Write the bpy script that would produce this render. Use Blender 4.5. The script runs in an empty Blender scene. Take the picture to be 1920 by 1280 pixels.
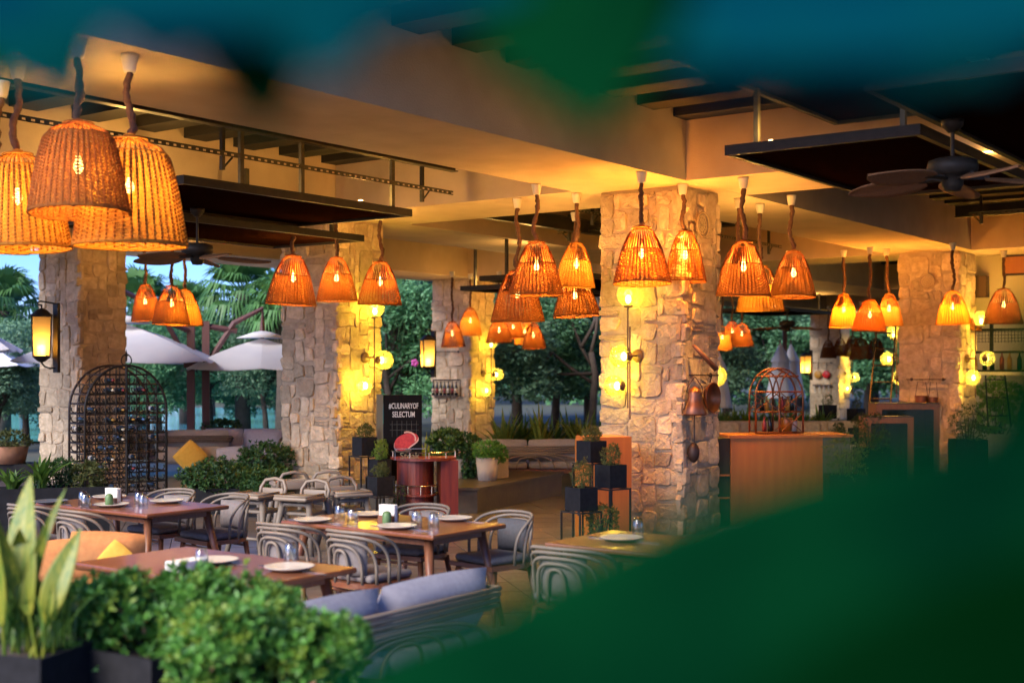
import bpy, math, random
import numpy as np
from mathutils import Vector, Matrix, Euler
random.seed(7); rng = np.random.default_rng(7)
SC = bpy.context.scene; COL = SC.collection
R = math.radians; PI = math.pi
# ---------------------------------------------------------------- camera
F = 2413.0; CY = 690.0; EYE = 1.9
cd = bpy.data.cameras.new('camera'); cam = bpy.data.objects.new('camera', cd); COL.objects.link(cam)
cam.location = (0, 0, EYE); cam.rotation_euler = (R(90), 0, 0)
cd.sensor_width = 36; cd.lens = F/1920*36; cd.shift_y = (CY-640)/1920
cd.clip_start = .05; cd.clip_end = 2000
cd.dof.use_dof = True; cd.dof.focus_distance = 13.6; cd.dof.aperture_fstop = cd.lens/27.0
SC.camera = cam
# ---------------------------------------------------------------- dusk sky, faint last sun, exposure
w = bpy.data.worlds.new('World'); SC.world = w; w.use_nodes = True
nt = w.node_tree; bg = nt.nodes['Background']
sky = nt.nodes.new('ShaderNodeTexSky'); sky.sky_type = 'NISHITA'; sky.sun_disc = False
sky.sun_elevation = R(9); sky.sun_rotation = R(223); sky.air_density = 1.0; sky.dust_density = .3; sky.ozone_density = 6
tint = nt.nodes.new('ShaderNodeMix'); tint.data_type = 'RGBA'; tint.blend_type = 'MULTIPLY'; tint.inputs[0].default_value = 1; tint.inputs[7].default_value = (.88, .74, 1.05, 1)
nt.links.new(sky.outputs[0], tint.inputs[6]); nt.links.new(tint.outputs[2], bg.inputs[0]); bg.inputs[1].default_value = 0.15
sd = bpy.data.lights.new('sun', 'SUN'); sd.energy = 2.1; sd.angle = R(38); sd.color = (1, .93, .84)
sun = bpy.data.objects.new('sun', sd); COL.objects.link(sun); sun.rotation_euler = (R(58), 0, R(-43))
SC.view_settings.view_transform = 'Standard'; SC.view_settings.look = 'None'
SC.view_settings.exposure = 1.9; SC.view_settings.gamma = 1.0; SC.view_settings.use_curve_mapping = False
SC.cycles.use_denoising = True
SC.cycles.max_bounces = 8; SC.cycles.transparent_max_bounces = 24; SC.cycles.caustics_reflective = False; SC.cycles.caustics_refractive = False
SC.cycles.sample_clamp_indirect = 4.0
LAMP = 0.78            # scale of every lamp's power
# ---------------------------------------------------------------- placing helpers
TH = math.atan2(.806, .592)
U = Vector((.592, .806, 0)).normalized(); V = Vector((-U.y, U.x, 0))
def at(px, py, Y): return Vector(((px-960)/F*Y, Y, EYE+(CY-py)/F*Y))
def gnd(px, py, z=0.0):
    Y = (z-EYE)*F/(CY-py); return Vector(((px-960)/F*Y, Y, z))
def B(u, v, z=0.0): return U*u+V*v+Vector((0, 0, z))
def on_u(px, py, u0):
    xn = (px-960)/F; return at(px, py, u0/(U.x*xn+U.y))
def on_v(px, py, v0):
    xn = (px-960)/F; return at(px, py, v0/(V.x*xn+V.y))
# ---------------------------------------------------------------- mesh builder
class MB:
    def __init__(s): s.v = []; s.f = []
    def add(s, vs, fs):
        o = len(s.v); s.v += [tuple(p) for p in vs]; s.f += [tuple(i+o for i in f) for f in fs]; return s
    def box(s, c, d, rot=None, top=1.0):
        x, y, z = d[0]/2, d[1]/2, d[2]/2; c = Vector(c)
        vs = [Vector((a*x*(top if k > 0 else 1), b*y*(top if k > 0 else 1), k*z)) for k in (-1, 1) for a, b in ((-1, -1), (1, -1), (1, 1), (-1, 1))]
        if rot is not None: vs = [rot @ p for p in vs]
        return s.add([c+p for p in vs], [(3, 2, 1, 0), (4, 5, 6, 7), (0, 1, 5, 4), (1, 2, 6, 5), (2, 3, 7, 6), (3, 0, 4, 7)])
    def span(s, a, b): return s.box([(a[i]+b[i])/2 for i in range(3)], [abs(a[i]-b[i]) for i in range(3)])
    def bevbox(s, c, d, r=.02):
        x, y, z = d[0]/2, d[1]/2, d[2]/2; r = min(r, x*.9, y*.9, z*.9); vs = []; k = 3
        rings = []
        for lz, ins in ((-z, r), (-z+r*.3, r*.3), (-z+r, 0), (z-r, 0), (z-r*.3, r*.3), (z, r)):
            ring = []
            for sx, sy, a0 in ((1, 1, 0), (-1, 1, 90), (-1, -1, 180), (1, -1, 270)):
                for j in range(k+1):
                    a = R(a0+90*j/k); ring.append((c[0]+sx*(x-r)+(r-ins)*math.cos(a), c[1]+sy*(y-r)+(r-ins)*math.sin(a), c[2]+lz))
            rings.append(ring)
        n = len(rings[0]); fs = []
        for i, ring in enumerate(rings):
            vs += ring
            if i:
                for j in range(n): fs.append(((i-1)*n+j, (i-1)*n+(j+1) % n, i*n+(j+1) % n, i*n+j))
        fs.append(tuple(reversed(range(n)))); fs.append(tuple(range((len(rings)-1)*n, len(rings)*n)))
        return s.add(vs, fs)
    def tube(s, pts, r, n=6, cap=True, closed=False):
        pts = [Vector(p) for p in pts]; m = len(pts); vs = []; fs = []; up = None
        for i, p in enumerate(pts):
            if closed: t = pts[(i+1) % m]-pts[i-1]
            else: t = pts[min(i+1, m-1)]-pts[max(i-1, 0)]
            t = t.normalized() if t.length > 1e-9 else Vector((0, 0, 1))
            if up is None: up = Vector((0, 0, 1)) if abs(t.z) < .9 else Vector((1, 0, 0))
            a = t.cross(up)
            if a.length < 1e-4: a = t.cross(Vector((1, .3, 0)))
            a.normalize(); b = a.cross(t); up = b
            rr = r[i] if isinstance(r, (list, tuple)) else r
            for j in range(n):
                q = 2*PI*j/n; vs.append(p+a*(rr*math.cos(q))+b*(rr*math.sin(q)))
        for i in range(m if closed else m-1):
            i2 = (i+1) % m
            for j in range(n): fs.append((i*n+j, i2*n+j, i2*n+(j+1) % n, i*n+(j+1) % n))
        if cap and not closed: fs.append(tuple(range(n))); fs.append(tuple(reversed(range((m-1)*n, m*n))))
        return s.add(vs, fs)
    def lathe(s, prof, n=20, c=(0, 0, 0), rot=None, a0=0, a1=2*PI):
        full = abs(a1-a0-2*PI) < 1e-6; k = n if full else n+1; vs = []; fs = []
        for r, z in prof:
            for j in range(k):
                a = a0+(a1-a0)*j/n; p = Vector((r*math.cos(a), r*math.sin(a), z))
                if rot is not None: p = rot @ p
                vs.append(Vector(c)+p)
        for i in range(len(prof)-1):
            for j in range(n):
                j2 = (j+1) % k; fs.append((i*k+j, i*k+j2, (i+1)*k+j2, (i+1)*k+j))
        return s.add(vs, fs)
    def prism(s, poly, z0, z1):
        n = len(poly); vs = [(p[0], p[1], z0) for p in poly]+[(p[0], p[1], z1) for p in poly]
        return s.add(vs, [tuple(reversed(range(n))), tuple(range(n, 2*n))]+[(i, (i+1) % n, n+(i+1) % n, n+i) for i in range(n)])
    def ball(s, c, r, n=12, m=8, sq=(1, 1, 1)):
        vs = []; fs = []
        for i in range(m+1):
            a = PI*i/m
            for j in range(n):
                b = 2*PI*j/n; vs.append((c[0]+r*sq[0]*math.sin(a)*math.cos(b), c[1]+r*sq[1]*math.sin(a)*math.sin(b), c[2]+r*sq[2]*math.cos(a)))
        for i in range(m):
            for j in range(n): fs.append((i*n+j, (i+1)*n+j, (i+1)*n+(j+1) % n, i*n+(j+1) % n))
        return s.add(vs, fs)
    def mesh(s, name, mat, smooth=False):
        me = bpy.data.meshes.new(name); me.from_pydata(s.v, [], s.f); me.update()
        if mat: me.materials.append(mat)
        if smooth: me.polygons.foreach_set('use_smooth', [True]*len(me.polygons))
        return me
    def build(s, name, mat, parent=None, smooth=False, loc=None, rz=0):
        return put(name, s.mesh(name, mat, smooth), parent, loc, rz)
def put(name, me, parent=None, loc=None, rz=0):
    o = bpy.data.objects.new(name, me); COL.objects.link(o)
    if parent: o.parent = parent
    if loc is not None: o.location = loc
    if rz: o.rotation_euler = (0, 0, rz)
    return o
def tag(o, label, cat, group=None):
    o['label'] = label; o['category'] = cat
    if group: o['group'] = group
    return o
def thing(name, label, cat, loc=(0, 0, 0), rz=0, group=None):
    o = bpy.data.objects.new(name, None); COL.objects.link(o); o.empty_display_size = .1
    o.location = loc; o.rotation_euler = (0, 0, rz); return tag(o, label, cat, group)
def copy_tree(o, parent=None):
    c = o.copy(); COL.objects.link(c)
    if parent: c.parent = parent
    for ch in list(o.children): copy_tree(ch, c)
    return c
def clone(o, loc, rz, label, scale=None):
    c = copy_tree(o); c.location = loc; c.rotation_euler = (0, 0, rz); c['label'] = label
    if scale: c.scale = scale if isinstance(scale, tuple) else (scale,)*3
    return c
def struct(name, mb, mat, parent=None, building=True, smooth=False):
    o = mb.build(name, mat, parent, smooth)
    if parent is None:
        o['kind'] = 'structure'
        if building: o.rotation_euler = (0, 0, TH)
    return o
def lamp_light(parent, loc, power, color, radius=.04):
    l = bpy.data.lights.new('bulb_light', 'POINT'); l.energy = power*LAMP; l.color = color; l.shadow_soft_size = radius
    o = bpy.data.objects.new('bulb_light', l); COL.objects.link(o); o.parent = parent; o.location = loc; return o
# ---------------------------------------------------------------- materials
def lin(*c): return tuple(((x/255)/12.92 if x/255 <= .04045 else ((x/255+.055)/1.055)**2.4) for x in c)+(1,)
def mat(name, col, rough=.6, col2=None, nscale=8, bump=0, bscale=40, metal=0, rnd=0, stretch=None, coat=0, spec=None, detail=4, trans=0):
    m = bpy.data.materials.new(name); m.use_nodes = True; t = m.node_tree; b = t.nodes['Principled BSDF']
    col = tuple(col)[:3]+(1,); b.inputs['Base Color'].default_value = col; b.inputs['Roughness'].default_value = rough; b.inputs['Metallic'].default_value = metal
    if coat: b.inputs['Coat Weight'].default_value = coat; b.inputs['Coat Roughness'].default_value = .15
    if spec is not None: b.inputs['Specular IOR Level'].default_value = spec
    co = t.nodes.new('ShaderNodeTexCoord'); mp = t.nodes.new('ShaderNodeMapping'); t.links.new(co.outputs['Object'], mp.inputs[0])
    if stretch: mp.inputs['Scale'].default_value = stretch
    oi = t.nodes.new('ShaderNodeObjectInfo')
    if rnd:
        ad = t.nodes.new('ShaderNodeVectorMath'); ad.operation = 'MULTIPLY_ADD'; ad.inputs[1].default_value = (1, 1, 1)
        mul = t.nodes.new('ShaderNodeMath'); mul.operation = 'MULTIPLY'; mul.inputs[1].default_value = 37.0; t.links.new(oi.outputs['Random'], mul.inputs[0])
        t.links.new(mp.outputs[0], ad.inputs[0]); t.links.new(mul.outputs[0], ad.inputs[2]); vec = ad.outputs[0]
    else: vec = mp.outputs[0]
    out = None
    if col2 is not None:
        n = t.nodes.new('ShaderNodeTexNoise'); n.inputs['Scale'].default_value = nscale; n.inputs['Detail'].default_value = detail; t.links.new(vec, n.inputs['Vector'])
        rp = t.nodes.new('ShaderNodeValToRGB'); rp.color_ramp.elements[0].position = .32; rp.color_ramp.elements[1].position = .68
        rp.color_ramp.elements[0].color = col; rp.color_ramp.elements[1].color = tuple(col2)[:3]+(1,); t.links.new(n.outputs['Fac'], rp.inputs[0]); out = rp.outputs[0]
    if rnd:
        hs = t.nodes.new('ShaderNodeHueSaturation'); mr = t.nodes.new('ShaderNodeMapRange'); mr.inputs[3].default_value = 1-rnd; mr.inputs[4].default_value = 1+rnd
        t.links.new(oi.outputs['Random'], mr.inputs[0]); t.links.new(mr.outputs[0], hs.inputs['Value'])
        if out: t.links.new(out, hs.inputs['Color'])
        else: hs.inputs['Color'].default_value = col
        out = hs.outputs[0]
    if out: t.links.new(out, b.inputs['Base Color'])
    if bump:
        n2 = t.nodes.new('ShaderNodeTexNoise'); n2.inputs['Scale'].default_value = bscale; n2.inputs['Detail'].default_value = 6; t.links.new(vec, n2.inputs['Vector'])
        bp = t.nodes.new('ShaderNodeBump'); bp.inputs['Strength'].default_value = bump; bp.inputs['Distance'].default_value = .02
        t.links.new(n2.outputs['Fac'], bp.inputs['Height']); t.links.new(bp.outputs[0], b.inputs['Normal'])
    if trans:
        tr = t.nodes.new('ShaderNodeBsdfTranslucent'); mx = t.nodes.new('ShaderNodeMixShader'); mx.inputs[0].default_value = trans
        if out: t.links.new(out, tr.inputs[0])
        else: tr.inputs[0].default_value = col
        t.links.new(b.outputs[0], mx.inputs[1]); t.links.new(tr.outputs[0], mx.inputs[2]); t.links.new(mx.outputs[0], t.nodes['Material Output'].inputs[0])
    return m
def emit(name, col, s):
    m = bpy.data.materials.new(name); m.use_nodes = True; b = m.node_tree.nodes['Principled BSDF']
    b.inputs['Base Color'].default_value = (.8, .8, .8, 1); b.inputs['Emission Color'].default_value = tuple(col)+(1,); b.inputs['Emission Strength'].default_value = s; return m
def thin_glass(name, tint, gl=.12, rough=.02, milky=0.0):
    m = bpy.data.materials.new(name); m.use_nodes = True; t = m.node_tree; t.nodes.remove(t.nodes['Principled BSDF'])
    tr = t.nodes.new('ShaderNodeBsdfTransparent'); tr.inputs[0].default_value = tuple(tint)+(1,)
    g = t.nodes.new('ShaderNodeBsdfGlossy'); g.inputs['Roughness'].default_value = rough
    lw = t.nodes.new('ShaderNodeLayerWeight'); lw.inputs[0].default_value = .35
    mr = t.nodes.new('ShaderNodeMapRange'); mr.inputs[3].default_value = gl*.3; mr.inputs[4].default_value = min(1, gl*3.5); t.links.new(lw.outputs['Facing'], mr.inputs[0])
    mx = t.nodes.new('ShaderNodeMixShader'); t.links.new(mr.outputs[0], mx.inputs[0]); t.links.new(tr.outputs[0], mx.inputs[1]); t.links.new(g.outputs[0], mx.inputs[2])
    fin = mx
    if milky:
        tl = t.nodes.new('ShaderNodeBsdfTranslucent'); tl.inputs[0].default_value = tuple(tint)+(1,)
        m2 = t.nodes.new('ShaderNodeMixShader'); m2.inputs[0].default_value = milky; t.links.new(mx.outputs[0], m2.inputs[1]); t.links.new(tl.outputs[0], m2.inputs[2]); fin = m2
    t.links.new(fin.outputs[0], t.nodes['Material Output'].inputs[0]); return m
M = dict(
 plaster=mat('plaster', (.55, .425, .30), .9, (.46, .35, .245), 2.2, .25, 60),
 stone=mat('limestone', (.54, .42, .275), .95, (.38, .285, .175), 11, 1.0, 30, rnd=.3),
 mortar=mat('mortar', (.47, .365, .24), .95, (.38, .29, .19), 6, .7, 45),
 steel=mat('black_steel', (.020, .017, .014), .55, (.03, .024, .018), 12, .05, 80, spec=.25),
 greysteel=mat('grey_steel', (.10, .09, .06), .5, (.06, .055, .04), 10, metal=.6),
 mesh=mat('brown_mesh', (.020, .0065, .0035), .95, (.010, .004, .0025), 120, .3, 300, spec=0),
 deck=mat('dark_deck', (.02, .017, .015), .8),
 tile=mat('tile', (.125, .105, .098), .30, (.075, .064, .06), 4, .06, 30, rnd=.22),
 grout=mat('grout', (.018, .015, .013), .9),
 rattan=mat('rattan', (.26, .090, .013), .65, (.16, .047, .007), 30, .3, 120, rnd=.25, trans=.09, spec=.15),
 rattan_pale=mat('rattan_pale', (.50, .235, .035), .6, (.38, .155, .02), 30, .3, 120, rnd=.2, trans=.26, spec=.15),
 rattan_pale_dark=mat('rattan_pale_stake', (.34, .12, .016), .6, (.22, .065, .009), 20, .3, 100, rnd=.2, trans=.12, spec=.1),
 rattan_dark=mat('rattan_stake', (.30, .085, .013), .6, (.17, .04, .007), 20, .3, 100, rnd=.2, trans=.14, spec=.1),
 rope=mat('rope', (.16, .075, .035), .9, (.09, .04, .02), 25, .6, 90),
 white=mat('white_plastic', (.72, .66, .56), .5),
 bulb=emit('bulb_glow', (1, .56, .15), 7),
 gbulb=emit('globe_bulb', (1, .80, .30), 6),
 globe=thin_glass('globe_glass', (.88, .91, .44), .13, .05, .08),
 lantern_glass=thin_glass('lantern_glass', (1.0, .74, .36), .05, .15, .72),
 glass=thin_glass('clear_glass', (.93, .95, .95), .16, .02),
 cabglass=thin_glass('cabinet_glass', (.55, .65, .65), .16, .04),
 wood=mat('table_wood', (.22, .075, .030), .28, (.15, .048, .019), 6, .05, 60, stretch=(1, 12, 12), coat=.25),
 legwood=mat('leg_wood', (.20, .075, .035), .4, (.13, .045, .02), 6, stretch=(8, 8, 1)),
 mahog=mat('mahogany', (.20, .028, .009), .45, (.12, .015, .006), 4, stretch=(6, 6, .6)),
 orange=mat('orange_wood', (.47, .15, .013), .42, (.40, .115, .009), 3, stretch=(5, 5, .5), coat=.15),
 bronze=mat('bronze_frame', (.11, .058, .028), .5),
 hoop=mat('taupe_resin', (.19, .148, .11), .6, (.155, .12, .09), 20),
 hoop2=mat('beige_resin', (.24, .175, .12), .5),
 grey=mat('grey_fabric', (.22, .185, .17), .95, (.18, .15, .14), 40, .35, 260),
 dark_grey=mat('charcoal_fabric', (.085, .082, .088), .95, (.07, .068, .072), 40, .35, 260),
 lilac=mat('blue_grey_fabric', (.42, .375, .375), .95, (.36, .32, .325), 30, .35, 240),
 beige=mat('beige_fabric', (.40, .33, .26), .95, (.35, .29, .22), 30, .35, 240),
 rust=mat('tan_fabric', (.46, .19, .06), .95, (.39, .155, .05), 30, .4, 240),
 yellow=mat('yellow_fabric', (.62, .36, .05), .95, (.55, .31, .04), 30, .4, 240),
 plate=mat('plate', (.52, .46, .38), .35, (.46, .41, .34), 14),
 dplate=mat('dark_plate', (.10, .105, .12), .4),
 paper=mat('paper', (.75, .70, .62), .9),
 cactus=mat('green_ceramic', (.10, .18, .06), .5, (.07, .13, .04), 20),
 silver=mat('silver', (.62, .58, .52), .25, metal=1),
 black=mat('black_planter', (.014, .0135, .014), .7, (.02, .019, .02), 20, .1, 60, spec=.12),
 whitepot=mat('pale_pot', (.46, .40, .33), .7, (.40, .35, .29), 6),
 terra=mat('terracotta', (.32, .15, .08), .85, (.26, .12, .06), 8),
 platform=mat('dark_stone', (.085, .070, .048), .42, (.05, .042, .03), 5, .15, 30),
 leaf=mat('leaf', (.15, .36, .05), .5, (.065, .20, .03), 14, rnd=.12, trans=.3),
 leafy=mat('leaf_yellow', (.27, .36, .04), .5, (.12, .25, .03), 5, trans=.3),
 leafd=mat('leaf_dark', (.06, .14, .03), .55, (.03, .08, .02), 5, trans=.25),
 blade=mat('strap_leaf', (.42, .39, .045), .42, (.10, .21, .025), 5, trans=.35, stretch=(16, 16, .6)),
 bladed=mat('strap_leaf_dark', (.12, .22, .03), .42, (.05, .12, .02), 4, trans=.3),
 herb=mat('herb', (.13, .14, .03), .7, (.07, .09, .02), 12, trans=.25),
 tree=mat('tree_leaf', (.13, .31, .13), .6, (.07, .19, .08), .8, rnd=.3, trans=.35),
 pine=mat('pine_leaf', (.17, .31, .17), .6, (.09, .195, .105), .8, rnd=.3, trans=.35),
 palm=mat('palm_leaf', (.09, .22, .05), .5, (.05, .14, .035), 1, rnd=.2, trans=.25),
 dead=mat('dead_palm', (.17, .13, .07), .9, (.11, .085, .05), 3),
 bark=mat('bark', (.085, .06, .045), .95, (.05, .035, .026), 6, .8, 20),
 big=mat('broad_leaf', (.0003, .016, .006), .9, (.0015, .044, .011), 9, trans=.2, spec=.0),
 big_shade=mat('shaded_broad_leaf', (.0003, .010, .0015), .9, (.0005, .015, .003), 9, trans=.15, spec=.0),  # darker copy of the broad leaf: shade towards the corner put into its colour
 big_sky=mat('sky_sheen_leaf', (.0003, .034, .058), .9, (.001, .070, .050), 8, trans=.2, spec=.0),  # blue reflection of the sky painted into the leaf colour
 canvas=mat('parasol_canvas', (.84, .82, .83), .9, (.79, .77, .79), 3, trans=.25),
 maroon=mat('parasol_post', (.10, .04, .035), .6),
 copper=mat('copper', (.30, .12, .06), .35, (.18, .07, .035), 8, metal=.8),
 darkiron=mat('dark_iron', (.05, .03, .022), .5, metal=.4),
 red=mat('red_paint', (.50, .02, .02), .5), mustard=mat('mustard_paint', (.45, .22, .03), .5),
 wall=mat('cream_wall', (.62, .50, .30), .9, (.57, .46, .27), 2, .15, 50),
 soil=mat('soil', (.06, .04, .03), 1), meat=mat('meat_print', (.60, .045, .03), .5, (.42, .02, .015), 30), fat=mat('fat_print', (.72, .40, .28), .5),
 board=mat('black_board', (.009, .007, .006), .75, spec=.08), chalk=mat('chalk', (.62, .57, .48), .8), boardedge=mat('olive_edge', (.12, .10, .05), .6),
 bottle=mat('bottle_glass', (.015, .02, .016), .15), foil=mat('bottle_foil', (.30, .05, .04), .4, metal=.5), blue=mat('blue_label', (.10, .22, .42), .5), label=mat('cream_label', (.6, .5, .35), .7),
 ground=mat('ground', (.055, .07, .04), .95, (.08, .075, .05), .6, .4, 4),
 water=mat('pool_water', (.10, .42, .50), .08, (.13, .48, .55), .5, .15, 6),
)
WARM = (1, .50, .10); GW = (1, .62, .09)
# ================================================================ structure
g = MB(); g.add([(-300, -40, -.06), (300, -40, -.06), (300, 500, -.06), (-300, 500, -.06)], [(0, 1, 2, 3)]); struct('ground', g, M['ground'], building=False)
fl = MB(); fl.span((-6, -14, -.055), (48, 21.5, -.012)); floor = struct('floor', fl, M['grout'])
# floor tiles: the nearest visible ones are parts, the rest one joined part
ta = math.atan2(.228, .974)
te = Vector((math.cos(ta), math.sin(ta), 0)); tf = Vector((-te.y, te.x, 0))
tl = MB(); tl.box((0, 0, -.006), (.590, .458, .012)); tile_me = tl.mesh('tile', M['tile'])
cells = []
ctr = Vector((.1, 12.2, 0))
for i in range(-22, 24):
    for j in range(-24, 34):
        c = ctr+te*(i*.60)+tf*(j*.468)
        u, v = c.dot(U), c.dot(V)
        if not (-5.6 < u < 30 and -8 < v < 21): continue
        px = 960+c.x/c.y*F if c.y > 3 else -1
        d = abs(px-1000)*.02+abs(c.y-12) if c.y > 3 else 99
        if 0 < px < 1920: cells.append((d, c))
cells.sort(key=lambda q: q[0])
TI = Matrix.Rotation(-TH, 3, 'Z')
for d, c in cells[:300]:
    o = put('tile', tile_me, floor, TI @ c, ta-TH); o.location.z = random.uniform(-.0015, .0015)
rest = MB()
for d, c in cells[300:]:
    rest.box(TI @ c+Vector((0, 0, -.006)), (.590, .458, .012), Matrix.Rotation(ta-TH, 3, 'Z'))
o = rest.build('tile', M['tile'], floor); o['kind'] = 'stuff'
# --- roof deck, joists, beams (building axes u, v)
HB = 3.97
rf = MB(); rf.span((5.2, -9, 4.98), (46.5, 20.2, 5.2)); roof = struct('roof', rf, M['deck'])
js = MB(); js.box((0, 5.4, 4.74), (.34, 29, .21)); jme = js.mesh('joist', M['deck'])
u = 5.6
while u < 44:
    put('joist', jme, roof, (u, 0, 0)); u += .765
UB = [(6.87, 8.37), (12.2, 13.8), (18.1, 19.8)]; CB = [(12.6, 14.1), (22.95, 24.4), (33.2, 34.7), (43.6, 45.1)]
for a, b in UB:
    m = MB(); m.span((3.4, a, HB), (45.6, b, 4.985)); struct('ceiling_beam', m, M['plaster'])
for a, b in CB:
    e = [-9]+[x for p in UB for x in p]+[19.9]
    for i in range(0, len(e)-1, 2):
        if e[i+1]-e[i] > .3:
            m = MB(); m.span((a, e[i]+.0, HB+.002), (b, e[i+1], 4.985)); struct('ceiling_beam', m, M['plaster'])
# --- stone pillars
def stone_mesh(w, h, proud, seed):
    r = random.Random(seed); n = 12; hw, hh = w/2, h/2; c = min(hw, hh)*r.uniform(.25, .55)
    out = []
    jt = min(.032, min(w, h)*.20); Q = {(a, b): (r.uniform(-jt, jt), r.uniform(-jt, jt)) for a in (-1, 1) for b in (-1, 1)}; p = r.uniform(.22, .46)
    for i in range(n):
        a = 2*PI*(i+.5)/n; ca, sa = math.cos(a), math.sin(a)
        x = math.copysign(abs(ca)**p, ca); y = math.copysign(abs(sa)**p, sa); ox = oy = 0
        for (qa, qb), (jx, jy) in Q.items(): k = (1+qa*x)*(1+qb*y)/4; ox += jx*k; oy += jy*k
        out.append((x*hw+ox+r.uniform(-.008, .008), y*hh+oy+r.uniform(-.008, .008)))
    vs = []; fs = []
    tx, ty = r.uniform(-.02, .02)/max(hw, .1), r.uniform(-.02, .02)/max(hh, .1)
    for k, (sc, dz) in enumerate(((1.0, -.03), (.96, proud*.72), (.90, proud*.97), (.5, proud*1.0))):
        for x, y in out:
            jz = 0 if k == 0 else r.uniform(-.006, .006)
            ins = (1-sc)*min(hw, hh)
            fx = x*(1-ins/hw); fy = y*(1-ins/hh)
            vs.append((fx, fy, dz+jz+(k > 0)*(tx*fx+ty*fy)*.3))
    vs.append((0, 0, proud*1.02+r.uniform(-.008, .008)))
    for k in range(3):
        for i in range(n): fs.append((k*n+i, k*n+(i+1) % n, (k+1)*n+(i+1) % n, (k+1)*n+i))
    for i in range(n): fs.append((3*n+i, 3*n+(i+1) % n, 4*n))
    return vs, fs
def pack(W, H, cell, r):
    nx = max(3, round(W/cell)); ny = round(H/cell); cw, ch = W/nx, H/ny; g = [[0]*nx for _ in range(ny)]; out = []
    for j in range(ny):
        for i in range(nx):
            if g[j][i]: continue
            w = r.choice((2, 2, 3, 3, 3, 4, 4)); h = r.choice((1, 2, 2, 2, 3, 3))
            if w <= 2 and h == 1: h = 2
            while w > 1 and (i+w > nx or any(g[j][i+k] for k in range(min(w, nx-i)))): w -= 1
            if nx-(i+w) == 1 and not g[j][i+w] and r.random() < .8: w += 1
            while j+h > ny: h -= 1
            if ny-(j+h) == 1: h += 1
            if w == 1: h = min(2, ny-j)
            ok = 0
            for hh in range(1, h+1):
                if all(not g[j+hh-1][i+k] for k in range(w)): ok = hh
                else: break
            h = ok
            for a in range(h):
                for k in range(w): g[j+a][i+k] = 1
            out.append((i*cw, j*ch, w*cw, h*ch))
    return out
def pillar(label, u0, v0, Wu, Wv, H, seed, cell=.1, z0=0):
    p = thing('stone_pillar', label, 'pillar', B(u0, v0, 0), TH, 'rough stone pillars under the roof beams')
    m = MB(); m.span((.021, .021, z0), (Wu-.021, Wv-.021, H)); m.build('mortar_core', M['mortar'], p)
    r = random.Random(seed); n = 0
    for face, W in (('u', Wv), ('v', Wu)):
        for (a, b, w, h) in pack(W+.04, H-z0-.02, cell, r):
            gap = r.uniform(.007, .017); pr = r.uniform(.018, .044); ca = a+w/2-.04; cb = z0+b+h/2
            vs, fs = stone_mesh(w-gap, h-gap, pr, r.random())
            mm = MB()
            if face == 'u': mm.add([(-(z), -x, y) for x, y, z in vs], fs); loc = (.03, ca, cb)
            else: mm.add([(x, -(z), y) for x, y, z in vs], fs); loc = (ca, .03, cb)
            mm.build('stone', M['stone'], p, False, loc); n += 1
    return p
P3 = (12.87, 7.06, .92, 1.12); P2 = (12.87, 12.44, .92, 1.12); P1 = (12.87, 18.3, .95, 1.15); P4 = (23.27, 18.3, .95, 1.15); P5 = (22.9, 7.06, 1.0, 1.1); P6 = (45.2, 18.3, 1.1, 1.15)
pillar('stone pillar with copper pots and a paddle hung on its side', *P3, HB, 31, .096)
pillar('stone pillar standing behind the meat cart and its black board', *P2, HB, 22, .098)
pillar('stone pillar behind the arched iron wine rack', *P1, HB, 13, .103)
pillar('stone pillar with a small shelf of dark bottles, behind pale pots', *P4, HB, 44, .12)
pillar('orange lit stone pillar beside the leaning black ladders', *P5, HB, 55, .115)
pillar('distant grey stone pillar with yellow and red pans on it', *P6, HB, 66, .19)
# low stone ledge behind the pale pots
lw = thing('stone_wall', 'low stone ledge lit yellow between the two pale pots', 'wall', at(886, 905, 18.6), TH)
m = MB(); m.span((-.15, -.5, -.25), (.2, .5, .42)); m.build('mortar_core', M['mortar'], lw)
r = random.Random(5)
for (a, b, w_, h_) in pack(1.0, .66, .11, r):
    vs, fs = stone_mesh(w_-.02, h_-.02, .035, r.random()); mm = MB(); mm.add([(-z, -x, y) for x, y, z in vs], fs)
    mm.build('stone', M['stone'], lw, False, (-.13, a+w_/2-.5, b+h_/2-.25))
# --- service wall beyond the orange pillar
kw = MB(); kw.span((24.45, -9, 2.78), (24.7, 8.1, 4.6)); o = kw.build('lintel_wall', M['wall']); o.rotation_euler = (0, 0, TH)
tag(o, 'cream wall panel above the black bottle shelves, with a framed sign', 'wall')
kb = MB(); kb.span((28.2, -9, 0), (28.4, 8.7, 4.6)); o = kb.build('back_wall', M['wall']); o.rotation_euler = (0, 0, TH)
tag(o, 'pale back wall seen through the black bottle shelves', 'wall')
t = thing('strip_lamp', 'strip lamp behind the cream wall lighting the bottle shelves', 'lamp', B(25.6, 6.6, 3.6), TH)
m = MB(); m.box((0, 0, .03), (.12, 1.2, .05)); m.build('housing', M['steel'], t)
m = MB(); m.box((0, 0, -.02), (.07, 1.1, .04)); m.build('tube', emit('tube_glow', (1, .8, .45), 3), t); lamp_light(t, (0, 0, -.15), 40, (1, .74, .34), .1)
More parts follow.
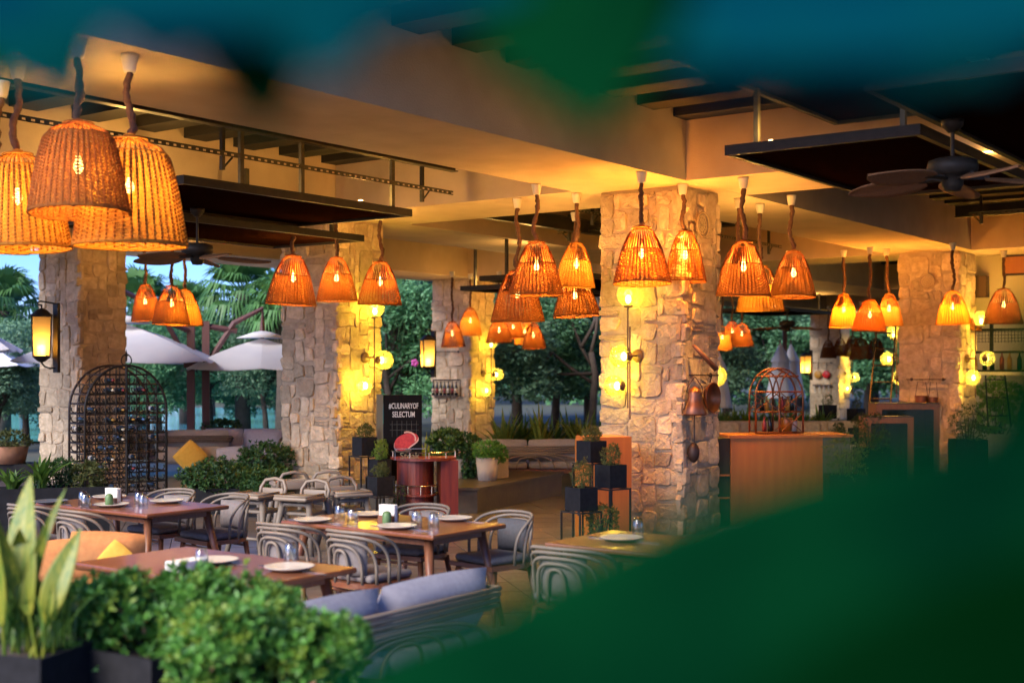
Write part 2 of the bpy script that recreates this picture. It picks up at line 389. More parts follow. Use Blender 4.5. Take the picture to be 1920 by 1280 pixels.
# --- suspended panels
def panel(label, u0, u1, v0, v1, z, posts, top=4.35, ups=(), upw=14):
    t = thing('ceiling_panel', label, 'ceiling panel', B(u0, v0, z), TH, 'suspended dark ceiling panels')
    L, W = u1-u0, v1-v0
    m = MB(); m.span((.05, .05, .03), (L-.05, W-.05, .05)); m.build('panel_board', M['mesh'], t)
    for a, b in (((0, 0, 0), (L, .05, .085)), ((0, W-.05, 0), (L, W, .085)), ((0, .05, 0), (.05, W-.05, .085)), ((L-.05, .05, 0), (L, W-.05, .085))):
        m = MB(); m.span(a, b); m.build('edge_rail', M['steel'], t)
    for pu, pv in posts:
        m = MB(); m.span((pu-u0-.025, pv-v0-.02, .086), (pu-u0+.025, pv-v0+.02, top-z)); m.build('hanger_post', M['greysteel'], t)
    for k, (pu, pv) in enumerate(ups):
        l = thing('uplight', 'small uplight %s the %s' % (('on top of', 'at the far end of', 'in the middle of')[k], ' '.join(label.split()[:8])), 'uplight', B(pu, pv, z+.052), TH, 'small uplights on the ceiling panels')
        m = MB(); m.lathe([(0, 0), (.045, 0), (.045, .05), (.038, .055)], 12); m.build('housing', M['steel'], l); m = MB(); m.lathe([(.037, .052), (.02, .062), (0, .065)], 10); m.build('lens', emit('uplight_glow', (1, .75, .35), 6), l); lamp_light(l, (0, 0, .16), upw, (1, .55, .14), .04)
    return t
panel('long dark panel hung under the channel beside the wicker lamps', 8.13, 11.5, 9.9, 11.8, 3.68, [(8.9, 9.95), (9.75, 9.95), (11.2, 9.95), (8.95, 11.75), (10.6, 11.75)], 4.3, [(10.7, 9.98), (8.6, 11.4)], 22)
panel('dark panel lower down in front of the yellow lit pillar top', 8.9, 12.4, 11.5, 13.2, 3.55, [(11.9, 11.6)], 3.97, [(9.4, 11.7)], 6)
panel('dark panel above the wide wicker-bladed ceiling fan', 9.75, 13.1, 3.3, 4.95, 3.68, [(9.95, 4.75), (9.95, 3.5), (12.9, 4.75)], 4.62, [(9.9, 4.6), (12.6, 3.6)], 9)
panel('dark panel from which the wide wicker-bladed fan hangs', 8.2, 12.4, .6, 3.15, 3.72, [(8.4, 2.9), (11.8, 2.9)], 4.62, [(11.9, 1.2)], 8)
panel('dark panel with its tip by the far pair of small lamps', 18.6, 22, 13.4, 14.85, 3.33, [(18.8, 14.65), (20.5, 13.6)], 4.62, [(19.2, 14.5)], 12)
panel('dark panel hanging behind the cluster of lamps with rope cords', 16.4, 20, 10.9, 12.7, 3.3, [(16.6, 12.3), (17.8, 11.2)], 4.62, [(17.2, 12.3)], 12)
panel('dark panel above the small distant ceiling fan', 30.9, 34.3, 14.1, 16.2, 3.40, [(31.2, 14.3), (33.9, 14.3)], 4.62, [(31.2, 14.4), (33.9, 14.4)], 14)
t = panel('dark steel box hung high under the roof by the corner beam', 8.6, 11.75, 3.6, 4.8, 4.22, [], 4.6)
m = MB(); m.span((0.1, .1, .086), (3.05, 1.1, .40)); m.build('duct_body', M['steel'], t)
# --- steel channels and perforated struts
def channel(label, u0, u1, v, z, h=.2, wd=.1, par='u'):
    t = thing('steel_channel', label, 'steel beam', B(u0, v, z) if par == 'u' else B(v, u0, z), TH if par == 'u' else TH+PI/2, 'dark steel channels under the roof'); L = u1-u0
    m = MB(); m.span((0, -.008, .012), (L, .008, h-.012)); m.build('web', M['steel'], t)
    for zz in (0, h-.012):
        m = MB(); m.span((0, -wd/2, zz), (L, wd/2, zz+.012)); m.build('flange', M['greysteel'], t)
    return t
def strut(label, u0, u1, v, z, par='u', s=.045):
    t = thing('perforated_strut', label, 'steel strut', B(u0, v, z) if par == 'u' else B(v, u0, z), TH if par == 'u' else TH+PI/2, 'slotted steel struts under the roof'); L = u1-u0
    m = MB(); m.span((0, -s/2, s), (L, s/2, s+.006)); m.span((0, -s/2, 0), (L, -s/2+.006, s*.28)); m.span((0, -s/2, s*.72), (L, -s/2+.006, s))
    n = int(L/.09)
    for i in range(n): m.span((i*.09, -s/2, s*.28), (i*.09+.05, -s/2+.006, s*.72))
    m.build('strut_rail', M['greysteel'], t)
    for k in (.12, .55, .93):
        b = MB(); b.box((L*k, 0, -.07), (.04, .04, .14)); b.tube([(L*k, 0, -.13), (L*k+.13, 0, 0)], .012, 4); b.build('bracket', M['greysteel'], t)
        b = MB(); b.span((L*k-.02, -.02, s+.007), (L*k+.02, .02, .30)); b.build('hanger', M['steel'], t)
    return t
channel('dark channel running along the tan beam above the long panel', 4.2, 12.3, 9.9, 4.30)
strut('slotted strut under the dark channel above the long panel', 4.2, 12.3, 9.95, 4.02)
channel('dark channel between the two lamp clusters past the cross beam', 14.4, 22, 11.4, 4.08, .22)
strut('slotted strut behind the twisted cords past the cross beam', 14.4, 21.5, 9.8, 4.05)
strut('slotted strut crossing the dark bay behind the twisted cords', 8.6, 12.0, 17.6, 4.12, 'v')
strut('second slotted strut crossing the dark bay, higher than the first', 8.6, 12.0, 18.6, 4.3, 'v')
strut('slotted strut over the bay beside the orange pillar', 3.5, 6.2, 20.6, 4.3, 'v')
channel('dark channel over the bay before the orange pillar', -1, 6.6, 21.2, 4.35, .2, .1, 'v')
strut('slotted hanger strut by the cream wall above the last lamp', -1, 5.4, 22.2, 4.1, 'v')
# flood lamp under the roof
t = thing('flood_lamp', 'small square panel lamp with loose cables under the dark roof', 'flood lamp', at(1832, 106, 9.0), TH)
m = MB(); m.box((0, 0, 0), (.20, .16, .03)); m.build('housing', M['steel'], t)
for i in range(5):
    for j in range(4):
        m = MB(); m.box((-.075+i*.0375, -.055+j*.0366, -.018), (.024, .022, .006)); m.build('lens', M['white'], t)
m = MB(); m.tube([(-.1, 0, .01), (-.2, .05, .05), (-.3, .0, .03), (-.42, .05, .1)], .006, 5); m.tube([(-.1, .02, .01), (-.22, .1, .02), (-.36, .12, .08)], .006, 5); m.build('cable', M['white'], t)
m = MB(); m.span((-.02, -.02, .016), (.02, .02, 4.72-at(1832, 106, 9.0).z)); m.build('bracket', M['steel'], t)
# ================================================================ wicker pendant lamps
SH = [(0, .18), (.02, .32), (.06, .385), (.12, .44), (.21, .525), (.33, .635), (.45, .725), (.60, .805), (.75, .885), (1, 1.0)]
SHW = [(0, .14), (.02, .30), (.06, .47), (.12, .61), (.20, .70), (.33, .775), (.50, .845), (.75, .925), (1, 1.0)]
PROF = [SH]
def shr(t):
    for (a, ra), (b, rb) in zip(PROF[0], PROF[0][1:]):
        if t <= b: return ra+(rb-ra)*(t-a)/(b-a)
    return 1.0
def shade_mesh(name, n, rows, band, asp=1.0, seed=1, wid=.72, pale=False):
    """unit shade: bottom diameter 1, height asp, top at z = 0"""
    r = random.Random(seed); m = MB(); H = asp
    for i in range(n):
        a = 2*PI*i/n+r.uniform(-.012, .012)
        pts = []
        for k in range(11):
            t = k/10; rr = shr(t)*.5+r.uniform(-.0012, .0012); pts.append((rr*math.cos(a), rr*math.sin(a), -t*H))
        for p in (0,):
            w_ = [.5*.0095 if k < 2 else (.0125 if k < 5 else .0100) for k in range(11)]
        m.tube(pts, w_, 4, False)
    k2 = n; ns = len(m.f)
    for j in range(rows):
        t = band+(1-band)*(j+.5)/rows; rr = shr(t)*.5; hh = (1-band)/rows*H*wid*.5
        vs = []; fs = []
        for i in range(2*k2):
            a = PI*i/k2; off = 0 if i % 2 else (.0105 if (i//2+j) % 2 else -.0105)
            if i % 2 == 0 and False: off = 0
            q = rr+off; dz = r.uniform(-.0012, .0012)
            vs += [(q*math.cos(a), q*math.sin(a), -t*H+hh+dz), (q*math.cos(a), q*math.sin(a), -t*H-hh+dz)]
        for i in range(2*k2):
            b = (i+1) % (2*k2); fs.append((2*i, 2*i+1, 2*b+1, 2*b))
        m.add(vs, fs)
    for t, rad in ((1.0, .010), (.985, .009), (band, .009), (.02, .010)):
        rr = shr(t)*.5; m.tube([(rr*math.cos(2*PI*i/40), rr*math.sin(2*PI*i/40), -t*H) for i in range(40)], rad, 5, closed=True)
    m.lathe([(.0, .03), (.05, .025), (.075, -.01), (.05, -.02)], 12)
    me = m.mesh('lamp_shade', M['rattan_pale_dark' if pale else 'rattan_dark'], True); me.materials.append(M['rattan_pale' if pale else 'rattan'])
    for i in range(ns, len(me.polygons)): me.polygons[i].material_index = 1
    return me
SHA = shade_mesh('a', 40, 24, .42, .98, 1); SHB = shade_mesh('b', 36, 22, .40, 1.08, 2); 
SHAP = shade_mesh('d', 40, 24, .42, .98, 4, pale=True); SHBP = shade_mesh('e', 36, 22, .40, 1.08, 5, pale=True)
PROF[0] = SHW; SHC = shade_mesh('c', 44, 46, .16, .96, 3, .78, True); SHCD = shade_mesh('f', 44, 46, .16, .96, 6, .86)
bm = MB(); bm.lathe([(.0, .0), (.016, -.01), (.022, -.035), (.036, -.075), (.034, -.10), (.018, -.125), (0, -.132)], 10); BULB = bm.mesh('bulb', M['bulb'], True)
cm = MB(); cm.lathe([(.0, 0), (.058, 0), (.056, -.02), (.042, -.10), (.036, -.118), (0, -.118)], 16); CAN = cm.mesh('canopy', M['white'], True)
rm = MB(); rm.lathe([(.012, .03), (.02, .0), (.02, -.05), (0, -.06)], 8); SOCK = rm.mesh('socket', M['rope'], True)
LG = 'wicker pendant lamps on rope cords'
def pendant(label, px, ytop, ybot, wpx, zc=HB, Y=None, ycan=None, kind=0, power=40, pxc=None, lit=True, colr=None, pale=False):
    pxc = pxc or px
    if Y is None: Y = (zc-EYE)*F/(CY-ycan)
    k = F/Y; D = wpx/k; top = at(px, ytop, Y); h = (ybot-ytop)/k
    t = thing('pendant_lamp', label, 'pendant lamp', (top.x, top.y, top.z), random.uniform(0, 6), LG)
    o = put('lamp_shade', ((SHA, SHB, SHCD), (SHAP, SHBP, SHC))[pale][kind], t); asp = (.98, 1.08, .96)[kind]; o.scale = (D*random.uniform(.97, 1.03), D*random.uniform(.97, 1.03), h/asp); o.rotation_euler = (R(random.uniform(-3, 3)), R(random.uniform(-3, 3)), 0)
    tp = top.z; L = zc-tp; ox = (pxc-px)/k
    o = put('canopy', CAN, t); o.location = Matrix.Rotation(-t.rotation_euler.z, 3, 'Z') @ Vector((ox, 0, L-.002))
    r = random.Random(label); m = MB(); pts = []; rad = []
    n = max(8, int(L/.035)); ph = r.uniform(0, 6); am = r.uniform(.010, .034)
    for i in range(n+1):
        s = i/n; q = min(1, 4*s*(1-s)*1.4)
        wob = am*q*(1.3-s)
        pts.append(o.location*s+Vector((wob*math.sin(ph+s*L*9)+r.uniform(-.007, .007), wob*math.cos(ph*2+s*L*7.3)+r.uniform(-.007, .007), (-.10*s if i else 0))))
        rad.append(r.uniform(.020, .031) if 0 < i < n else .014)
    m.tube(pts, rad, 7); m.build('cord', M['rope'], t, True)
    if lit:
        bz = -h*.36
        o = put('socket', SOCK, t, (0, 0, bz+.06)); o = put('bulb', BULB, t, (0, 0, bz)); o.scale = (.85, .85, .9)
        lamp_light(t, (0, 0, bz-.07), power*(D/.6)**2, colr or WARM, .055)
    return t
DEEP = (1, .34, .03)
PL = [
 # label, px, ytop, ybot, width, kwargs
 ('large wicker lamp hanging before the corner of the main pillar, over its top glass globe', 1203, 425, 532, 107, dict(colr=DEEP, power=125, ycan=322)),
 ('slim wicker lamp against the orange side of the main pillar, below the patterned plate', 1285, 432, 528, 80, dict(ycan=345, kind=1, colr=DEEP, power=125, pxc=1280)),
 ('large wicker lamp with a straight cord, overlapping a lower lamp behind it', 1006, 452, 553, 99, dict(ycan=345)),
 ('pale slim wicker lamp on the most twisted cord, above another lamp', 1081, 455, 538, 78, dict(pale=True, ycan=362, kind=1)),
 ('wide wicker lamp half hidden behind the lamp with the straight cord', 970, 506, 603, 101, dict(ycan=372)),
 ('wicker lamp directly under the pale slim lamp with the twisted cord', 1078, 517, 593, 91, dict(ycan=398)),
 ('wide dark wicker lamp whose cord crosses another cord, beside the main pillar', 1394, 452, 554, 103, dict(power=60, ycan=333)),
 ('wicker lamp almost hidden behind the wide dark lamp beside the main pillar', 1385, 462, 552, 84, dict(ycan=372, kind=1)),
 ('low yellow glowing wicker lamp peeking out beneath two dark ones', 1425, 497, 584, 90, dict(pale=True, ycan=382)),
 ('slim dark wicker lamp hanging alone on the side of the long beam', 1488, 470, 557, 84, dict(ycan=366, kind=1, pxc=1484)),
 ('bright amber wicker lamp, first of the three before the orange pillar', 1582, 551, 613, 55, dict(pale=True, Y=22.6, kind=1, colr=DEEP, power=115)),
 ('wide low wicker lamp, middle one of the three before the orange pillar', 1631, 562, 621, 64, dict(Y=22.0, colr=DEEP, power=115)),
 ('narrow amber wicker lamp touching the orange pillar edge, above the ladder', 1667, 550, 611, 50, dict(pale=True, Y=22.3, kind=1, power=60, pxc=1662)),
 ('pale yellow wicker lamp over the corner of the orange pillar', 1786, 546, 608, 66, dict(pale=True, Y=21.3, kind=1, colr=DEEP, power=75)),
 ('rusty wicker lamp tucked behind the pale yellow lamp at the orange pillar', 1812, 566, 619, 56, dict(ycan=477, colr=DEEP, power=115, pxc=1809)),
 ('large brown wicker lamp hanging by the framed sign at the picture edge', 1882, 541, 607, 73, dict(ycan=470)),
 ('huge blurred wicker lamp in front of two others, its rim highest', 147, 229, 401, 180, dict(Y=8.1, kind=2, colr=(1, .56, .13), power=30)),
 ('huge bright wicker lamp overlapped by the highest-rimmed one, cord rising beside it', 243, 257, 461, 206, dict(pale=True, Y=8.5, kind=2, colr=(1, .56, .13), power=34)),
 ('huge wicker lamp cut by the picture edge, rim lowest of the big ones', 33, 286, 467, 178, dict(pale=True, Y=8.7, kind=2, colr=(1, .56, .13), power=30)),
 ('wicker lamp mostly outside the picture, only its cord and a sliver show', -14, 300, 470, 150, dict(pale=True, Y=9.3, kind=2, pxc=3, power=14)),
 ('small wicker lamp first beside the stone pillar with the lantern', 272, 533, 601, 56, dict(Y=20.6, kind=1)),
 ('wicker lamp in the middle of the three in front of the palms', 322, 535, 608, 68, dict(Y=20.0)),
 ('wicker lamp behind the middle one of three, under the fan blade', 346, 543, 611, 70, dict(pale=True, Y=20.4)),
 ('wicker lamp hanging against the sky in front of the stone pillar edge', 550, 478, 571, 93, dict(Y=16.4)),
 ('wicker lamp of the middle place in front of the cart pillar', 631, 482, 564, 79, dict(Y=16.6, kind=1)),
 ('wicker lamp hanging on a long cord over the globe light of the cart pillar', 713, 490, 571, 84, dict(Y=17.0)),
 ('small orange wicker lamp before the grey side of the far pillar', 848, 603, 650, 46, dict(Y=27.6)),
 ('small bright yellow wicker lamp in front of the far pillar corner', 882, 577, 628, 46, dict(pale=True, Y=28.2, kind=1)),
 ('small dark wicker lamp touching the yellow lit edge of the far pillar', 936, 597, 642, 50, dict(Y=27.6)),
 ('small wicker lamp behind the dark one at the far pillar', 962, 592, 634, 42, dict(Y=29.6, kind=1)),
 ('small pale wicker lamp in the middle of the far cluster', 984, 600, 645, 44, dict(pale=True, Y=30.5, kind=1)),
 ('small amber wicker lamp last of the far cluster, before the tree branches', 1000, 606, 653, 45, dict(Y=28.6)),
 ('small glowing wicker lamp beside the main pillar, before the dark trees', 1354, 611, 656, 40, dict(pale=True, Y=31, kind=1)),
 ('small wicker lamp in the middle of the distant three before the trees', 1373, 602, 642, 40, dict(Y=34)),
 ('small wicker lamp last of the distant three, nearest the small fan', 1391, 606, 649, 44, dict(Y=32)),
 ('dim distant wicker lamp in front of the grey pillar with pans', 1553, 638, 671, 30, dict(Y=43, power=2, lit=False)),
 ('dim distant wicker lamp at the yellow edge of the grey pillar', 1576, 634, 667, 30, dict(Y=43, power=2, lit=False)),
 ('distant wicker lamp just past the yellow edge of the grey pillar', 1598, 630, 668, 34, dict(Y=42, power=3, lit=False)),
 ('widest of the dim distant wicker lamps beside the ladder', 1614, 634, 673, 44, dict(Y=40, power=3, lit=False)),
 ('distant wicker lamp seen through the top of the ladder', 1643, 634, 672, 38, dict(Y=42, power=3, lit=False)),
]
for lb, px, a, b, w_, kw in PL: pendant(lb, px, a, b, w_, **kw)
# ================================================================ globe wall lamps
bm = MB(); bm.ball((0, 0, 0), .5, 28, 18); GLB = bm.mesh('globe', M['globe'], True)
bm = MB(); bm.ball((0, 0, 0), .034, 10, 7, (1, 1, 1.5)); GBL = bm.mesh('bulb', M['gbulb'], True)
def globes(label, pts, ds, rods, mount, nrm, power=16):
    """pts: globe centres; rods: (bottom, top) world points; mount: world point; nrm: wall normal"""
    base = Vector(mount); t = thing('globe_wall_lamp', label, 'wall lamp', base, 0, 'three-globe brass wall lamps on the pillars')
    m = MB(); q = nrm.to_track_quat('Z', 'Y').to_matrix()
    m.lathe([(.0, .05), (.06, .05), (.075, .03), (.078, 0), (.0, 0)], 20, (0, 0, 0), q); m.tube([nrm*.04, nrm*.17], .012, 6); m.build('wall_mount', M['bronze'], t, True)
    for a, b in rods:
        m = MB(); m.tube([Vector(a)-base, Vector(b)-base], .0105, 6); m.build('rod', M['bronze'], t)
    m = MB(); m.tube([nrm*.17, Vector(rods[0][0])*.4+Vector(rods[0][1])*.6-base], .010, 6); m.build('arm', M['bronze'], t)
    for i, (p, d) in enumerate(zip(pts, ds)):
        c = Vector(p)-base; o = put('globe', GLB, t, c); o.scale = (d, d, d)
        rp = Vector((rods[0][0][0], rods[0][0][1], p[2]))-base
        h = (rp-c); h = h.normalized() if h.length > .04 else Vector((0, 0, -1))
        if i == 0: h = Vector((0, 0, -1))
        m = MB(); m.lathe([(.0, -.02), (.05, -.02), (.055, .0), (.02, .012), (0, .012)], 14, c+h*d*.5, h.to_track_quat('Z', 'Y').to_matrix()); m.tube([c+h*d*.5, c+h*(d*.5+.03)], .012, 6); m.build('socket', M['bronze'], t, True)
        put('bulb', GBL, t, c+h*d*.18); lamp_light(t, c+h*d*.1, power, GW, .05)
    return t
def fix(label, fn, off, coords, rod, mnt, nrm, power=16):
    pts = [fn(x, y, off) for x, y, _ in coords]; ds = [2*r/F*p.y for p, (_, _, r) in zip(pts, coords)]
    rods = [(fn(a, c, off), fn(a, b, off)) for a, b, c in rod]
    return globes(label, pts, ds, rods, fn(mnt[0], mnt[1], off+.22), nrm, power)
fix('three globe brass wall lamp on the lit corner of the main pillar', on_u, P3[0]-.20, [(1178, 553, 22), (1163, 668, 21.5), (1151, 723, 20)], [(1177, 575, 765), (1181, 612, 786)], (1197, 667), -U, 9)
fix('three globe brass wall lamp on the cart pillar above the plant stand', on_v, P2[1]-.22, [(703, 577, 18), (720, 675, 18), (681, 723, 17.5)], [(702, 592, 775)], (683, 670), -V, 14)
fix('three globe brass wall lamp on the far pillar behind pale pots', on_v, P4[1]-.24, [(921, 642, 12), (933, 702, 12), (910, 732, 11.5)], [(921, 652, 765)], (905, 700), -V, 12)
fix('three globe brass wall lamp by the bottle shelves on the orange pillar', on_v, P5[1]-.24, [(1840, 597, 15), (1852, 672, 14.5), (1824, 708, 14.5)], [(1829, 610, 745)], (1812, 672), -V, 15)
fix('three globe brass wall lamp on the distant grey pillar', on_v, P6[1]-.24, [(1596, 665, 7), (1603, 707, 9), (1588, 728, 8)], [(1598, 660, 745)], (1584, 700), -V, 24)
b_ = B(P5[0]+.3, P5[1]+P5[3]+.02, 0)
t = globes('three globe brass wall lamp behind the leaning ladder', [at(1676, 622, 23.9), at(1664, 673, 23.9), at(1686, 708, 24.2)], [.27, .27, .27], [(at(1681, 745, 24.05), at(1681, 600, 24.05))], at(1692, 672, 24.2), V, 12)
t = globes('three globe brass wall lamp peeking out behind the main pillar', [at(1330, 560, 16.0), at(1343, 705, 15.75), at(1322, 740, 15.9)], [.26, .26, .26], [(at(1330, 770, 15.9), at(1330, 580, 15.9))], at(1324, 690, 15.7), U, 8)
# ================================================================ wall lanterns
def lantern(label, px, ytop, ybot, Y, xplate, power):
    k = F/Y; c = at(px, (ytop+ybot)/2, Y); h = (ybot-ytop)/k; wt, wb = h*.235, h*.20; wp = (xplate-px)/k
    t = thing('wall_lantern', label, 'lantern', c, R(20), 'iron wall lanterns with amber glass')
    S = [(-1, -1), (1, -1), (1, 1), (-1, 1)]
    for i in range(4):
        a, b = S[i], S[(i+1) % 4]
        m = MB(); m.add([(a[0]*wb, a[1]*wb, -h/2), (b[0]*wb, b[1]*wb, -h/2), (b[0]*wt, b[1]*wt, h/2), (a[0]*wt, a[1]*wt, h/2)], [(0, 1, 2, 3)]); m.build('glass_pane', M['lantern_glass'], t)
        m = MB(); m.tube([(a[0]*wb, a[1]*wb, -h/2), (a[0]*wt, a[1]*wt, h/2)], h*.018, 4); m.build('frame_post', M['steel'], t)
    m = MB()
    for z, w_ in ((h/2, wt), (-h/2, wb)): m.box((0, 0, z), (w_*2.15, w_*2.15, h*.035))
    m.build('frame_ring', M['steel'], t)
    m = MB(); m.lathe([(wt*1.3, h*.52), (wt*.95, h*.57), (wt*.8, h*.60), (wt*.5, h*.67), (.012, h*.70), (.012, h*.80)], 16); m.build('roof', M['steel'], t, True)
    m = MB(); m.lathe([(wb*1.05, -h*.52), (wb*.5, -h*.62), (.015, -h*.65), (0, -h*.67)], 12); m.build('bottom_cap', M['steel'], t, True)
    q = Matrix.Rotation(-R(20), 3, 'Z'); pv = q @ Vector((wp, .12, 0))
    m = MB(); m.box((pv.x, pv.y, -.02), (.12, .05, h*1.75), q @ Matrix.Rotation(TH-PI/2, 3, 'Z')); m.build('back_plate', M['steel'], t)
    m = MB(); m.tube([(pv.x, pv.y, h*.82), (pv.x*.3, pv.y*.3, h*.86), (-.02, 0, h*.88), (-.06, 0, h*.84), (-.05, 0, h*.79), (0, 0, h*.78)], .014, 6)
    m.tube([(0, 0, -h*.66), (.05, .02, -h*.76), (pv.x*.6, pv.y*.6, -h*.80), (pv.x, pv.y, -h*.78)], .014, 6); m.build('scroll_arm', M['steel'], t)
    for dx, dy in ((-.35, -.2), (.3, -.25), (0, .35)):
        m = MB(); m.lathe([(.016, -h*.48), (.016, -h*.33)], 8, (dx*wb, dy*wb, 0)); m.ball((dx*wb, dy*wb, -h*.28), .024, 8, 6, (1, 1, 1.8)); m.build('bulb', M['bulb'], t, True)
    lamp_light(t, (0, 0, -h*.24), power, (1, .50, .08), .05); return t
lantern('iron lantern with amber glass on the pillar behind the wine rack', 78, 593, 668, 19.9, 101, 5)
lantern('iron lantern seen edge-on beside the far pillar with the bottle shelf', 802, 637, 687, 28.6, 812, 6)
lantern('small distant iron lantern beside the grey pillar, above the rattan shelf', 1511, 667, 699, 45.5, 1522, 10)
# ================================================================ ceiling fans
def fan(label, c, rad, ztop, rot=0, tilt=12, blades=5):
    t = thing('ceiling_fan', label, 'ceiling fan', c, rot, 'ceiling fans with leaf-shaped wicker blades'); s = rad/.75; L = ztop-c.z
    m = MB(); m.lathe([(0, L), (.075*s, L), (.07*s, L-.04), (.03*s, L-.09), (0, L-.09)], 18); m.build('canopy', M['steel'], t, True)
    m = MB(); m.tube([(0, 0, .1*s), (0, 0, L-.05)], .014*s, 8); m.build('rod', M['steel'], t)
    m = MB(); m.lathe([(0, .12*s), (.10*s, .118*s), (.155*s, .10*s), (.165*s, .06*s), (.16*s, .02*s), (.12*s, 0), (.07*s, -.01), (.07*s, -.06*s), (.05*s, -.10*s), (0, -.105*s)], 26); m.build('motor_housing', M['steel'], t, True)
    bm = MB(); n = 14; vs = []; fs = []
    for i in range(n+1):
        q = i/n; x = .20+.56*q; hw = .145*math.sin(PI*min(1, (q*.93+.07)))**.62*(1-.15*q)+.004; z = -.012-.03*math.sin(q*PI*.5)
        for j in range(7):
            y = hw*(j/3-1); vs.append((x*s, y*s, (z-abs(j-3)**2*.0012)*s))
        for j in range(7): vs.append((x*s, hw*(j/3-1)*s, (z-abs(j-3)**2*.0012-.008)*s))
    for i in range(n):
        for j in range(6):
            fs.append((i*14+j, (i+1)*14+j, (i+1)*14+j+1, i*14+j+1)); fs.append((i*14+7+j, i*14+8+j, (i+1)*14+8+j, (i+1)*14+7+j))
        for j in (0, 6):
            q = (i*14+j, i*14+7+j, (i+1)*14+7+j, (i+1)*14+j); fs.append(q if j == 0 else q[::-1])
    bm.add(vs, fs); bme = bm.mesh('blade', M['blade_wicker'], True)
    am = MB(); am.box((.16*s, 0, -.02*s), (.16*s, .035*s, .012*s)); am.tube([(.05*s, 0, -.03*s), (.12*s, .03*s, -.02*s), (.24*s, 0, -.012*s)], .010*s, 5); ame = am.mesh('blade_arm', M['steel'])
    for i in range(blades):
        b = put('blade', bme, t); b.rotation_euler = (R(tilt), 0, 2*PI*i/blades); put('blade_arm', ame, b)
    return t
M['blade_wicker'] = mat('blade_wicker', (.30, .14, .06), .7, (.17, .075, .03), 60, .5, 160, stretch=(3, 1, 1))
fan('ceiling fan with dark leaf blades hanging before the sky and palms', at(370, 478, 14.2), .80, 3.66, R(18), 14)
fan('wide ceiling fan with wicker leaf blades under the dark panel', at(1786, 330, 9.35), .82, 3.70, R(-8), 14)
fan('small distant ceiling fan above the rattan shelf', at(1476, 612, 33.0), .95, 3.42, R(10), 10)
# ================================================================ tables
TG = 'wooden dining tables'
def table(label, c, L=1.5, W=.85):
    """c: centre on the floor; long side along v (local y)"""
    t = thing('dining_table', label, 'table', c, TH, TG)
    m = MB(); m.bevbox((0, 0, .733), (W, L, .034), .012); m.build('table_top', M['wood'], t)
    m = MB(); m.span((-W/2+.1, -L/2+.12, .66), (W/2-.1, -L/2+.14, .715)); m.span((-W/2+.1, L/2-.14, .66), (W/2-.1, L/2-.12, .715)); m.span((-W/2+.1, -L/2+.141, .66), (-W/2+.12, L/2-.141, .715)); m.span((W/2-.12, -L/2+.141, .66), (W/2-.1, L/2-.141, .715)); m.build('apron', M['legwood'], t)
    for a in (-1, 1):
        for b in (-1, 1):
            m = MB(); m.tube([(a*(W/2-.02), b*(L/2-.02), 0), (a*(W/2-.13), b*(L/2-.15), .714)], [.020, .036], 10); m.build('leg', M['legwood'], t, True)
    return t
T1F, T2F, T3R = gnd(275, 964, .75), gnd(812, 1004, .75), gnd(671, 1063, .75)
def ctr(F_, L=1.5, W=.85): c = F_+U*(W/2)+V*(L/2); return Vector((c.x, c.y, 0))
T1, T2 = ctr(T1F), ctr(T2F); T3 = T3R-U*.425+V*.75; T3.z = 0
T4L = gnd(1020, 1016, .75); T4 = T4L+U*.425-V*.75; T4.z = 0
table('dark wooden table in front of the arched wine rack', T1)
table('wooden table in the middle with four grey hoop-back chairs', T2)
table('wooden table behind the round green shrubs, next to the grey sofa', T3)
table('wooden table mostly hidden by the huge dark leaf', T4)
